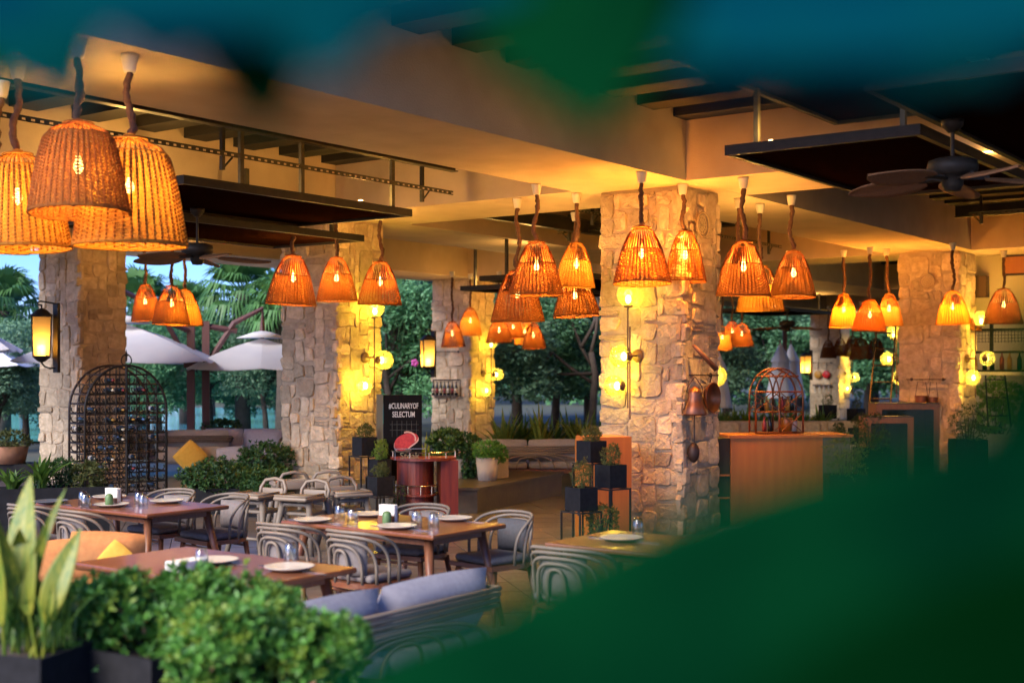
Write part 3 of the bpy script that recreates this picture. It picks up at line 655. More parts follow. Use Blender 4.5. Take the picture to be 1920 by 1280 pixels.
# ================================================================ hoop-back armchairs
def hoops(t, specs, rx, ry, z0, yc, hm=None, rad=.0125, lean=.10, part='hoop'):
    for phi, zt in specs:
        pts = []
        for i in range(27):
            s = PI*i/26; cs = math.cos(s); sn = math.sin(s)
            a = R(phi)*math.copysign(abs(cs)**.75, cs); z = z0+(zt-z0)*abs(sn)**.55
            q = 1+lean*(z-z0)/.4
            pts.append((rx*q*math.sin(a), yc-ry*q*math.cos(a), z))
        m = MB(); m.tube(pts, rad, 6); m.build(part, hm or M['hoop'], t, True)
CG = 'grey hoop-back dining armchairs'
def chair():
    t = thing('dining_chair', '', 'chair', (0, 0, 0), 0, CG)
    m = MB(); m.prism([(.27*math.sin(R(a)), -.25*math.cos(R(a))) for a in range(-100, 101, 10)]+[(.25, .26), (-.25, .26)], .405, .44); m.build('seat', M['wood'], t)
    for a, y in ((-1, .2), (1, .2), (-1, -.16), (1, -.16)):
        m = MB(); m.tube([(a*.26, y*1.25, 0), (a*.20, y, .405)], [.014, .024], 8); m.build('leg', M['legwood'], t, True)
    m = MB(); m.tube([(-.2, .2, .37), (.2, .2, .37)], .012, 5); m.tube([(-.19, -.16, .37), (.19, -.16, .37)], .012, 5); m.build('stretcher', M['legwood'], t)
    hoops(t, [(14, .66), (36, .695), (58, .73), (79, .762), (101, .79)], .265, .245, .435, 0)
    m = MB(); m.bevbox((0, .03, .468), (.43, .42, .055), .025); m.build('seat_cushion', M['grey'], t, True)
    m = MB(); vs = []; fs = []
    for k, (o_, q) in enumerate(((.0, 1), (.085, .9))):
        for i in range(9):
            a = R(-46+92*i/8)
            for j in range(6):
                z = .49+.245*j/5; e = (1-abs(2*i/8-1)**4*.5)*(1-abs(2*j/5-1)**4*.6)
                rr = .235*(1+.10*(z-.44)/.4)-(.012 if k == 0 else .012+.075*e); vs.append((rr*math.sin(a), -rr*math.cos(a), z))
    for i in range(8):
        for j in range(5):
            a = i*6+j; fs.append((a, a+1, a+7, a+6)); b = 54+a; fs.append((b, b+6, b+7, b+1))
    for i in range(8):
        a = i*6; fs.append((a, a+6, a+60, a+54)); a = i*6+5; fs.append((a, a+54, a+60, a+6))
    for j in range(5):
        a = j; fs.append((a, a+54, a+55, a+1)); a = 48+j; fs.append((a, a+1, a+55, a+54))
    m.add(vs, fs); m.build('back_cushion', M['grey'], t, True); return t
CH0 = chair(); used = [0]
def place_chair(table_c, du, dv, label, turn=0):
    """du: side of the table (+1 far, -1 near); dv: shift along its length"""
    c = table_c+U*(du*.60)+V*dv; rz = TH+(PI/2 if du > 0 else -PI/2)+R(turn)
    if not used[0]: o = CH0; used[0] = 1; o.location = c; o.rotation_euler = (0, 0, rz); o['label'] = label
    else: o = clone(CH0, c, rz, label)
    return o
place_chair(T1, -1, .36, 'hoop-back chair seen from behind at the dark table, behind the tan pillow', 4)
place_chair(T1, -1, -.30, 'hoop-back chair pushed under the dark table, its back towards the yellow cushion', -5)
place_chair(T1, 1, .34, 'hoop-back chair across the dark table, closest to the wine rack', 3)
place_chair(T1, 1, -.38, 'hoop-back chair across the dark table, beside the grey high chairs', -7)
place_chair(T2, -1, .40, 'hoop-back chair with its back to the water glass on the shrub table', 4)
place_chair(T2, -1, -.30, 'hoop-back chair seen from behind above the grey sofa', -3)
place_chair(T2, 1, .30, 'hoop-back chair behind the napkin holder of the middle table', 5)
place_chair(T2, 1, -.52, 'hoop-back chair with a dark cushion beside the open tiled aisle', -12)
place_chair(T4, -1, .38, 'hoop-back chair half covered by the blur of the huge leaf', 3)
place_chair(T4, 1, -.2, 'hoop-back chair hidden behind the huge leaf at the last table', 0)
for o in [x for x in COL.objects if x.get('category') == 'chair' and 'dark cushion' in x['label']]:
    for ch in o.children:
        if ch.name.startswith('back_cushion'): ch.data = ch.data.copy(); ch.data.materials[0] = M['dark_grey']; ch['label'] = 'dark back cushion'
# ================================================================ sofas with hoop backs
def pillow_mesh(wd, ht, th, mt, nx=12, ny=9, seed=0):
    r = random.Random(seed); vs = []; fs = []; m = MB()
    for s in (1, -1):
        for i in range(nx+1):
            for j in range(ny+1):
                a, b = 2*i/nx-1, 2*j/ny-1; e = max(0, (1-abs(a)**4)*(1-abs(b)**3.2))**.62
                pin = 1-.06*(1-abs(a))*abs(b)**3; x = wd/2*a*math.sqrt(1-.13*b*b)*(1-.03*(1-b*b)); z = ht/2*b*math.sqrt(1-.16*a*a)
                vs.append((x, s*th/2*e+ (r.uniform(-.004, .004) if e > .2 else 0), z))
    n = (nx+1)*(ny+1)
    for s in (0, 1):
        for i in range(nx):
            for j in range(ny):
                q = (s*n+i*(ny+1)+j, s*n+i*(ny+1)+j+1, s*n+(i+1)*(ny+1)+j+1, s*n+(i+1)*(ny+1)+j); fs.append(q if s == 0 else q[::-1])
    m.add(vs, fs); return m.mesh('pillow', mt, True)
def sofa(label, c, rz, L=1.5, mt='lilac', arcs=True, hm='hoop', group='bench sofas with hooped resin backs', legs='legwood', cush=True, zr=.60):
    t = thing('bench_sofa', label, 'sofa', c, rz, group)
    m = MB(); m.span((-L/2, -.36, .28), (L/2, -.31, .34)); m.span((-L/2, .31, .28), (L/2, .36, .34)); m.span((-L/2, -.309, .28), (-L/2+.05, .309, .34)); m.span((L/2-.05, -.309, .28), (L/2, .309, .34)); m.span((-L/2+.051, -.309, .29), (L/2-.051, .309, .31)); m.build('seat_frame', M['legwood'], t)
    for x in (-L/2+.06, L/2-.06):
        for y in (-.32, .32): m = MB(); m.tube([(x, y*1.06, 0), (x, y, .28)], [.016, .026], 8); m.build('leg', M[legs], t)
    for i in range(4):
        z = zr+.032*i; m = MB(); m.tube([(-L/2-.012*i, .30, .33), (-L/2-.012*i, .1, .33+(z-.33)*.8), (-L/2-.012*i, -.2, z-.02), (-L/2+.06, -.38-.006*i, z), (0, -.395-.006*i, z), (L/2-.06, -.38-.006*i, z), (L/2+.012*i, -.2, z-.02), (L/2+.012*i, .1, .33+(z-.33)*.8), (L/2+.012*i, .30, .33)], .0135, 6); m.build('back_rail', M[hm], t, True)
    if arcs:
        for w_, zt in ((.14, .53), (.30, .555), (.46, .575), (.62, .59)):
            w_ = w_*L/1.5; m = MB(); m.tube([(math.copysign(abs(math.cos(PI*i/18))**.8, math.cos(PI*i/18))*w_, -.375-.03*abs(math.sin(PI*i/18)), .335+(zt-.335)*abs(math.sin(PI*i/18))**.7) for i in range(19)], .011, 6); m.build('hoop', M[hm], t, True)
    n = 2
    for i in range(n):
        x = (i-.5)*L/n; m = MB(); m.bevbox((x, .0, .40), (L/n-.02, .64, .12), .045); m.build('seat_cushion', M[mt], t, True)
        if not cush: continue
        o = put('back_cushion', pillow_mesh(L/n+.03, .37, .21, M[mt], seed=i+3), t, (x, -.22, .625)); o.rotation_euler = (R(12), 0, R(2-4*i))
    return t
sofa('grey sofa with its hooped back to the shrubs and fat blue-grey cushions', Vector((-.86, 6.66, 0)), TH, 1.72, 'lilac', hm='hoop2')
sf = gnd(205, 1060, .55)+Vector((-.05, .35, -.55)); sofa('sofa with a tan pillow and a yellow pillow behind the spiky plant', sf+Vector((-.25, .1, 0)), TH+PI/2, 1.0, 'rust', False, cush=False, zr=.42)
fs_ = gnd(1000, 922); sofa('long taupe sofa with arching hoops beyond the dark platform', fs_+Vector((-.1, .4, 0)), R(4), 2.0, 'beige', True, 'hoop2')
sofa('sofa half hidden by bushes, in front of the parasol posts', at(405, 872, 22.5)*1+Vector((-1.2, .6, -(at(405, 872, 22.5).z))), R(8), 2.6, 'beige', False)
sofa('striped-back sofa behind the round bushes beside the cart pillar', Vector((at(455, 850, 23.5).x, 23.2, 0)), R(172), 1.5, 'lilac')
def pillow(label, p, wd, ht, th, mt, rot, group=None):
    o = put('throw_pillow', pillow_mesh(wd, ht, th, M[mt], seed=len(label)), None, p); o.rotation_euler = tuple(R(a) for a in rot); tag(o, label, 'pillow', group); return o
pillow('large tan pillow leaning on the sofa behind the spiky plant', at(200, 1034, 8.55), .54, .27, .24, 'rust', (-8, 2, -4))
pillow('small yellow pillow leaning against the large tan pillow', at(217, 1050, 8.40), .21, .21, .07, 'yellow', (-10, 40, -6))
pillow('dull tan pillow beside the large tan one, at the plant leaf', at(128, 1050, 8.9), .5, .30, .14, 'rust', (-10, -3, 6))
pillow('pale yellow pillow on end between grey cushions on the far sofa', at(357, 856, 22.3), .46, .46, .12, 'yellow', (-12, 45, 6))
for i, (x, c_, lb) in enumerate(((318, 'beige', 'beige pillow beside the pale yellow pillow, towards the rack'), (388, 'beige', 'beige pillow beside the pale yellow pillow, towards the bushes'), (430, 'lilac', 'blue-grey pillow at the bush end of the far sofa'))):
    pillow(lb, at(x, 853, 22.6), .5, .30, .14, c_, (-10, 4-5*i, 5))
# ================================================================ children's high chairs
def highchair():
    t = thing('high_chair', '', 'high chair', (0, 0, 0), 0, 'grey plastic high chairs in a row')
    for a in (-1, 1):
        for b in (-1, 1): m = MB(); m.tube([(a*.25, b*.25, 0), (a*.20, b*.21, .25), (a*.155, b*.155, .58)], [.026, .028, .036], 8); m.build('leg', M['hoop'], t, True)
    m = MB(); m.bevbox((0, -.02, .44), (.31, .32, .035), .015); m.build('seat', M['hoop'], t, True)
    m = MB(); m.tube([(-.16, -.16, .56), (-.165, -.19, .66), (-.12, -.21, .735), (0, -.22, .755), (.12, -.21, .735), (.165, -.19, .66), (.16, -.16, .56)], .019, 8); m.bevbox((0, -.185, .61), (.28, .028, .10), .012); m.build('backrest', M['hoop2'], t, True)
    m = MB(); m.bevbox((0, .10, .60), (.40, .36, .045), .02); m.tube([(-.18, -.06, .628), (-.18, .26, .628), (.18, .26, .628), (.18, -.06, .628)], .014, 6); m.build('tray', M['hoop2'], t, True)
    m = MB(); m.tube([(-.225, .225, .18), (.225, .225, .18)], .018, 6); m.build('foot_rail', M['hoop'], t, True)
    m = MB(); m.tube([(-.17, .16, .50), (-.12, .17, .54), (.12, .17, .54), (.17, .16, .50)], .024, 6); m.build('front_brace', M['hoop'], t, True)
    for a in (-1, 1):
        m = MB(); m.tube([(a*.155, .13, .56), (a*.17, 0, .575), (a*.155, -.15, .57)], .022, 6); m.build('armrest', M['hoop'], t, True)
    return t
hc = highchair()
for i, (px, py, Y, rz, lb) in enumerate(((490, 960, 13.2, 150, 'grey high chair beside the hoop-back chair, at the start of the row'), (572, 962, 13.0, 155, 'grey high chair in the middle of the row, behind the first table plate'), (650, 955, 13.4, 205, 'grey high chair next to the black plant stand'), (545, 948, 14.4, 20, 'high chair behind the row with its loop back against the bushes'), (612, 948, 14.5, 12, 'high chair behind the row with its loop back against the pillar'))):
    p = at(px, py, Y); p.z = 0
    if i == 0: hc.location = p; hc.rotation_euler = (0, 0, R(rz)); hc['label'] = lb
    else: clone(hc, p, R(rz), lb)
# ================================================================ tableware
pm = MB(); pm.lathe([(0, .002), (.085, .002), (.10, .006), (.135, .020), (.139, .024), (.134, .025), (.10, .012), (.085, .009), (0, .008)], 36); PLM = pm.mesh('plate', M['plate'], True)
pd = pm.mesh('plate', M['dplate'], True)
gm = MB()
def tumbler():
    m = MB(); n = 28; vs = []; fs = []
    prof = [(.0415, 0), (.041, .02), (.040, .05), (.037, .085), (.0315, .112), (.022, .125), (0, .128)]
    for ins, s in ((0, 1), (.0035, -1)):
        o = len(vs)
        for r_, z in prof:
            for j in range(n): q = max(0, r_-ins+(.0012 if j % 2 else 0)*(.3 < z/.13 < 1)); vs.append((q*math.cos(2*PI*j/n), q*math.sin(2*PI*j/n), z-(ins if z > .1 else 0)))
        for i in range(len(prof)-1):
            for j in range(n):
                q = (o+i*n+j, o+i*n+(j+1) % n, o+(i+1)*n+(j+1) % n, o+(i+1)*n+j); fs.append(q if s == 1 else q[::-1])
    m.add(vs, fs); return m.mesh('drinking_glass', M['glass'], True)
GLM = tumbler()
km = MB(); km.box((0, .03, .003), (.018, .09, .003)); km.box((0, -.06, .003), (.010, .10, .004)); KNM = km.mesh('knife', M['silver'])
fm = MB(); fm.box((0, -.05, .003), (.009, .12, .004)); fm.box((0, .02, .004), (.022, .03, .003))
for i in range(4): fm.box((-.009+.006*i, .055, .004), (.003, .045, .003))
FKM = fm.mesh('fork', M['silver'])
def setplate(px, py, lb, dark=False, cut=True, ang=0):
    p = gnd(px, py, .7505); o = put('plate', pd if dark else PLM, None, p); o.scale = (1.04,)*3; tag(o, lb, 'plate', 'round plates laid on the tables')
    if cut:
        for nm, me, dx in (('knife', KNM, .18), ('fork', FKM, -.18)):
            q = p+V*(-dx if ang == 0 else dx); o = put(nm, me, None, q, TH-PI/2+R(ang)+PI/2); tag(o, 'steel %s beside the %s' % (nm, lb), nm, 'steel cutlery on the tables')
    return p
def setglass(px, py, lb):
    p = gnd(px, py, .7505); o = put('drinking_glass', GLM, None, p, random.uniform(0, 6)); tag(o, lb, 'glass', 'upturned ribbed glasses on the tables')
for a in ((587, 978, 'pale plate at the sofa end of the middle table'), (745, 990, 'pale plate before the napkin holder of the middle table'), (851, 975, 'pale plate at the aisle corner of the middle table'), (694, 967, 'pale plate partly behind the napkin holder'),
          (543, 1068, 'large pale plate on the corner of the shrub table'), (402, 1055, 'pale plate beside the white box on the shrub table'),
          (210, 949, 'pale plate in front of the napkin holder on the dark table'), (313, 942, 'pale plate at the chair end of the dark table'), (205, 934, 'pale plate behind the napkin holder on the dark table'),
          (1165, 1012, 'plate on the table hidden by the huge leaf')): setplate(*a)
setplate(96, 943, 'dark grey plate at the plant end of the dark table', True)
for a in ((637, 976, 'taller ribbed glass beside the plate on the middle table'), (661, 984, 'ribbed glass in front of its pair on the middle table'), (781, 989, 'ribbed glass touching the front plate on the middle table'), (813, 993, 'ribbed glass nearest the corner of the middle table'),
          (545, 1056, 'ribbed glass alone on the shrub table'), (378, 1068, 'ribbed glass beside the white box on the shrub table'), (156, 948, 'ribbed glass behind its pair near the plant end of the dark table'), (161, 953, 'ribbed glass in front of its pair near the plant end of the dark table'),
          (261, 949, 'ribbed glass behind its pair near the chair end of the dark table'), (269, 954, 'ribbed glass in front of its pair near the chair end of the dark table'), (1196, 1004, 'ribbed glass seen through the blur of the huge leaf')): setglass(*a)
def napkins(px, py, lb):
    p = gnd(px, py, .7505); t = thing('napkin_holder', lb, 'napkin holder', p, TH-PI/2+.2, 'napkin holders on the tables')
    m = MB(); m.box((0, 0, .006), (.15, .07, .012)); m.box((0, .03, .05), (.14, .006, .075)); m.box((0, -.03, .035), (.14, .006, .046)); m.build('holder', M['legwood'], t)
    m = MB()
    for i in range(5): m.box((.003*(i % 2), -.02+.01*i, .075), (.13, .006, .125))
    m.build('napkin', M['paper'], t)
    c = put('cactus_pot', MB().lathe([(.03, 0), (.034, .02), (.034, .07), (.028, .092), (.012, .10), (0, .102)], 12).mesh('cactus_pot', M['cactus'], True), None, p+Vector((.0, -.105, 0))); tag(c, 'small round green pot before the %s' % lb, 'green pot', 'small green pots on the tables')
napkins(728, 980, 'napkin holder on the middle table'); napkins(212, 945, 'napkin holder on the dark table')
bx = MB(); bx.bevbox((0, 0, .03), (.22, .12, .06), .008); o = bx.build('paper_box', M['paper'], None, loc=gnd(350, 1068, .7505), rz=TH); tag(o, 'white box on the shrub table behind the leaves', 'box')
# ================================================================ arched wine rack
t = thing('wine_rack', 'black wrought iron wine rack with an arched top and heart finial', 'wine rack', at(237, 925, 18.7)+Vector((0, 0, -at(237, 925, 18.7).z)), R(36))
wd, dp, zs, zt = 1.20, .72, 1.28, 1.94; hw = wd/2
def arch(y, ins=0): return [(-hw+ins, y, .06), (-hw+ins, y, zs)]+[(-(hw-ins)*math.cos(PI*i/20), y, zs+(zt-zs-ins)*math.sin(PI*i/20)) for i in range(1, 20)]+[(hw-ins, y, zs), (hw-ins, y, .06)]
for y in (0, dp*.5, dp):
    m = MB(); m.tube(arch(y), .019 if y != dp*.5 else .011, 6); m.build('arch_frame', M['darkiron'] if y else M['steel'], t, True)
m = MB(); m.tube([(0, -.005, .06), (0, -.005, zt)], .020, 6); m.build('centre_post', M['steel'], t)
zz = .10; rows = []
while zz < zt-.04: rows.append(zz); zz += .142
for k, z in enumerate(rows):
    e = hw if z <= zs else hw*math.sqrt(max(0, 1-((z-zs)/(zt-zs))**2)); m = MB()
    for y in (0, dp): m.tube([(-e, y, z), (e, y, z)], .011, 4)
    for x in (-e, e): m.tube([(x, 0, z), (x, dp, z)], .011, 4)
    m.build('cross_bar', M['steel'], t)
for i in range(1, 8):
    x = -hw+wd*i/8; z1 = zs+(zt-zs)*math.sqrt(max(0, 1-(x/hw)**2)); m = MB()
    for y in (.004, dp-.004): m.tube([(x, y, .06), (x, y, z1)], .010, 4)
    m.build('upright_bar', M['steel'], t)
rg = MB(); rg.tube([(.052*math.cos(PI+PI*1.35*i/12-.55), 0, .052*math.sin(PI+PI*1.35*i/12-.55)) for i in range(13)], .009, 4); rgm = rg.mesh('bottle_ring', M['steel'])
slots = []
for z in rows[:-1]:
    for i in range(8):
        x = -hw+wd*(i+.5)/8; zc = z+.062
        if zc > zs and abs(x)+.05 > hw*math.sqrt(max(0, 1-((zc+.03-zs)/(zt-zs))**2)): continue
        slots.append((x, zc))
        for y in (.02, dp-.02): put('bottle_ring', rgm, t, (x, y, zc))
m = MB(); m.tube([(0, 0, zt)]+[(.075*math.sin(a)*(1-.35*a/PI)*1.2, 0, zt+.085-.085*math.cos(a*.95)) for a in [PI*i/9 for i in range(1, 9)]]+[(.02, 0, zt+.135)], .010, 5)
m.tube([(0, 0, zt)]+[(-.075*math.sin(a)*(1-.35*a/PI)*1.2, 0, zt+.085-.085*math.cos(a*.95)) for a in [PI*i/9 for i in range(1, 9)]]+[(-.02, 0, zt+.135)], .010, 5)
m.tube([(0, 0, zt+.06), (0, 0, zt+.17), (0, 0, zt+.23)], [.010, .014, .002], 5); m.build('heart_finial', M['steel'], t)
rw = random.Random(12); Tm = Matrix.Translation(t.location) @ Euler(t.rotation_euler).to_matrix().to_4x4()
bo = MB(); bo.lathe([(0, 0), (.036, 0), (.037, .02), (.037, .19), (.030, .215), (.015, .245)], 12, rot=Matrix.Rotation(-PI/2, 3, 'X')); bot_me = bo.mesh('wine_bottle', M['bottle'], True)
nk = MB(); nk.lathe([(.0152, .24), (.0155, .31), (0, .312)], 10, rot=Matrix.Rotation(-PI/2, 3, 'X')); fo_me = [nk.mesh('foil_cap', M[q], True) for q in ('foil', 'blue', 'label', 'mustard')]
la = MB(); la.lathe([(.0376, .05), (.0376, .14)], 14, rot=Matrix.Rotation(-PI/2, 3, 'X')); la_me = [la.mesh('label_band', M[q], True) for q in ('label', 'blue', 'paper')]
for x, z in rw.sample(slots, 34):
    o = put('wine_bottle', bot_me, None, Tm @ Vector((x, .50 if rw.random() < .5 else .2, z)), t.rotation_euler.z+(PI if rw.random() < .6 else 0)); tag(o, 'dark wine bottle lying in a ring of the arched iron rack', 'wine bottle', 'bottles lying in the arched iron rack')
    put('foil_cap', rw.choice(fo_me), o); rw.random() < .3 and put('label_band', rw.choice(la_me), o)
# ================================================================ meat cart and black board
c = gnd(800, 1000); c = at(800, 1000, 15.4); c.z = 0
t = thing('serving_cart', 'mahogany half-round serving cart with brass rails below the meat board', 'serving cart', c, R(12))
half = [(-.40, .30)]+[(-.40*math.cos(PI*i/16), .30-.52*math.sin(PI*i/16)) for i in range(17)]+[(.40, .30)]
m = MB(); m.prism([(x, y) for x, y in half], .80, .83); m.build('cart_top', M['mahog'], t)
m = MB(); m.prism([(x*.56-.10, .28+(y-.30)*.66) for x, y in half], .03, .80); m.build('curved_body', M['mahog'], t)
m = MB(); m.span((.16, -.08, .03), (.37, .28, .799)); m.build('side_panel', M['mahog'], t)
m = MB(); m.prism([(x*.66-.09, .28+(y-.30)*.84) for x, y in half], .375, .395); m.build('shelf', M['mahog'], t)
for z, s in ((.90, .97), (.50, .84)):
    zb = .83 if z > .6 else .395; m = MB(); sx_ = s if z > .6 else .64; pts = [(-.40*sx_*math.cos(PI*i/16)-(.09 if z < .6 else 0), .30-.52*s*math.sin(PI*i/16), z) for i in range(17)]; m.tube(pts, .007, 5)
    for i in (1, 5, 8, 11, 15): m.tube([pts[i], (pts[i][0], pts[i][1], zb)], .006, 5)
    m.build('rail', M['silver'], t)
for x, y in ((-.2, .1), (.2, .1), (0, -.08)):
    m = MB(); m.ball((x, y, .015), .022, 8, 6); m.build('castor', M['steel'], t)
def text_mesh(s, size, mt, ext=.002, name='lettering', bold=.0):
    cu = bpy.data.curves.new(name, 'FONT'); cu.body = s; cu.size = size; cu.align_x = 'CENTER'; cu.extrude = ext; cu.offset = bold; cu.resolution_u = 3; cu.space_line = .95
    o = bpy.data.objects.new(name, cu); COL.objects.link(o); dg = bpy.context.evaluated_depsgraph_get(); dg.update()
    me = bpy.data.meshes.new_from_object(o.evaluated_get(dg)); bpy.data.objects.remove(o); me.name = name; me.materials.clear(); me.materials.append(mt); return me
bc = at(755, 800, 15.95); bh, bw = 120/F*15.95*1.15, 72/F*15.95
t = thing('menu_board', 'tall black board with chalk lettering and a red cut of meat', 'sign board', (bc.x, bc.y, bc.z-.06), R(4))
m = MB(); m.span((-bw/2, 0, -bh/2-.15), (bw/2, .05, bh/2)); m.build('board_panel', M['board'], t)
m = MB(); m.add([(-bw/2-.006, -.004, bh/2+.006), (-bw/2-.085, .26, bh/2+.006), (-bw/2-.085, .26, -bh/2-.15), (-bw/2-.006, -.004, -bh/2-.15)], [(0, 1, 2, 3)]); mm = MB(); mm.prism([(-bw/2-.006, .0), (-bw/2-.006, .05), (-bw/2-.085, .28), (-bw/2-.095, .26)], -bh/2-.15, bh/2+.004); mm.build('side_board', M['boardedge'], t)
for s, z in (('#CULINARYOF', bh*.315), ('SELECTUM', bh*.20)):
    me = text_mesh(s, .098, M['chalk'], .0015, bold=.0012); o = put('lettering', me, t, (.012, -.004, z)); o.rotation_euler = (R(90), 0, 0)
    wid = max(v.co.x for v in me.vertices)-min(v.co.x for v in me.vertices); o.scale = ((.365 if s[0] == '#' else .275)/wid, 1, 1)
m = MB()
for x in np.linspace(-.13, .17, 6): m.box((x, -.003, .035), (.005, .003, .20))
for z in (.02, .09): m.box((.02, -.005, z), (.36, .002, .005))
m.build('drawn_grid', M['greysteel'], t)
r = random.Random(3); poly = []
for i in range(28):
    a = 2*PI*i/28; q = 1+.12*math.sin(2*a+.6)+.07*math.sin(3*a+1); poly.append((.035+.135*q*math.cos(a), -bh*.13+.105*q*math.sin(a)+.03*math.cos(a)))
def plate_poly(pl, y0, y1, nm, mt, prnt):
    n = len(pl); vs = [(x, y0, z) for x, z in pl]+[(x, y1, z) for x, z in pl]; mb = MB(); mb.add(vs, [tuple(range(n)), tuple(reversed(range(n, 2*n)))]+[(i, n+i, n+(i+1) % n, (i+1) % n) for i in range(n)]); return mb.build(nm, mt, prnt)
plate_poly([(x*1.06-.002, z-.018) for x, z in poly], -.006, -.001, 'meat_rim', M['fat'], t)
plate_poly(poly, -.010, -.0065, 'meat_slice', M['meat'], t)
fp = [(.06+.10*math.cos(a), -bh*.13+.03+.085*math.sin(a)) for a in np.linspace(-.3, 2.0, 10)]; m = MB(); m.tube([(x, -.010, z) for x, z in fp], .011, 5); m.build('fat_streak', M['fat'], t)
p = [(.02+.09*math.cos(a), -bh*.25+.028*math.sin(a)) for a in np.linspace(0, 2*PI, 16, False)]; plate_poly(p, -.0062, -.0008, 'serving_dish', M['bronze'], t)
# wire word standing on the cart
M['goldwire'] = mat('gold_wire', (.45, .33, .14), .4, metal=.8); sp = at(768, 862, 15.02); t = thing('wire_sign', 'small gold wire lettering in a wire frame standing on the cart', 'wire sign', (sp.x, sp.y, .83), R(12))
me = text_mesh('Steak', .105, M['goldwire'], .003); o = put('lettering', me, t, (0, 0, .015)); o.rotation_euler = (R(90), 0, 0)
m = MB(); m.tube([(-.17, 0, .0), (-.17, 0, .13), (.19, 0, .13), (.19, 0, 0)], .005, 5); m.build('wire_frame', M['silver'], t)
# ================================================================ dark platform and pots
a = gnd(895, 962); pf = thing('stone_platform', 'low dark stone platform carrying two pale pots', 'platform', (a.x, a.y, 0), R(-4))
m = MB(); m.prism([(0, 0), (1.02, 2.6), (-2.1, 4.2), (-3.2, 1.4), (-.9, .1)], 0, .30); m.build('platform_body', M['platform'], pf)
m = MB(); m.prism([(.02, -.03), (1.06, 2.62), (-2.1, 4.24), (-3.24, 1.4), (-.9, .07)], .301, .335); m.build('platform_top', M['platform'], pf)
# ================================================================ plant stands
def stand(t, x, y, z, s, leg=True, w=.20):
    if leg:
        m = MB()
        for a in (-1, 1):
            for b in (-1, 1): m.box((x+a*(w/2+.015), y+b*(w/2+.015), z/2-.01), (.016, .016, z-.02))
        for a in (-1, 1):
            m.box((x+a*(w/2+.015), y, z-.01), (.016, w+.046, .016)); m.box((x, y+a*(w/2+.015), z-.0095), (w+.014, .016, .015)); m.box((x+a*(w/2+.015), y, .03), (.012, w+.014, .012))
        m.build('stand_leg', M['steel'], t)
def cube_pot(lb, p, s, rz, plantkind='herb'):
    t = thing('cube_planter', lb, 'planter', p, rz, 'black cube planters on stands'); m = MB(); th = .012
    m.span((-s/2, -s/2, 0), (s/2, s/2, th)); m.span((-s/2, -s/2, th), (s/2, -s/2+th, s)); m.span((-s/2, s/2-th, th), (s/2, s/2, s)); m.span((-s/2, -s/2+th, th), (-s/2+th, s/2-th, s)); m.span((s/2-th, -s/2+th, th), (s/2, s/2-th, s)); m.build('pot', M['black'], t)
    m = MB(); m.span((-s/2+th, -s/2+th, s*.8), (s/2-th, s/2-th, s*.86)); m.build('soil', M['soil'], t); return t
CUBES = []
def plantstand(lb, items, rz=R(38)):
    base = items[0][0].copy(); base.z = 0; t = thing('plant_stand', lb, 'plant stand', base, rz, 'stepped black iron plant stands'); q = Matrix.Rotation(-rz, 3, 'Z')
    for p, s, pl in items:
        l = q @ (p-base); stand(t, l.x, l.y, p.z-.002, s, True, s+.02); c = cube_pot(pl, p, s, rz); CUBES.append((c, s, pl))
    return t
plantstand('black iron plant stand beside the cart pillar', [(at(684, 853, 15.9), .225, 'black cube planter on the tallest step beside the cart pillar'), (at(713, 891, 15.8), .20, 'black cube planter of the middle step behind the mahogany cart'), (at(713, 928, 15.2), .225, 'black cube planter on the low step beside the mahogany cart')])
plantstand('black iron plant stand before the orange locker', [(at(1109, 866, 13.55), .225, 'black cube planter on the tallest step before the orange locker'), (at(1145, 913, 13.3), .235, 'black cube planter on the step touching the main pillar'), (at(1090, 956, 13.0), .235, 'black cube planter on the lowest step before the orange locker')])
plantstand('black iron plant stand seen above the leaf beside the counter', [(at(1610, 830, 19), .22, 'black cube planter behind the glass fronted boxes'), (at(1572, 845, 19.5), .22, 'black cube planter standing behind the orange counter')])
plantstand('black iron plant stand beyond the orange counter', [(at(1552, 783, 30), .3, 'black cube planter beneath the distant grey pillar'), (at(1605, 790, 30), .3, 'black cube planter at the foot of the far ladder')])
# ================================================================ orange locker
p = at(1098, 1005, 14.3); p.z = 0
t = thing('wooden_locker', 'tall orange wooden locker beside the main pillar', 'locker', p, TH-PI/2-R(28)); hh = at(0, 818, 14.3).z
m = MB(); m.span((-.23, 0, 0), (.24, .45, hh)); m.build('locker_body', M['orange'], t)
for i, s in enumerate(('2', '1')):
    z0 = .03+i*(hh-.06)/2; m = MB(); m.span((-.215, -.016, z0), (.225, -.001, z0+(hh-.08)/2)); d = m.build('door', M['orange'], t)
    m = MB(); m.span((-.15, -.021, z0+.22), (-.085, -.0165, z0+.34)); m.build('number_plate', M['silver'], d)
    o = put('lettering', text_mesh(s, .075, M['black'], .001), d, (-.118, -.0222, z0+.25)); o.rotation_euler = (R(90), 0, 0)
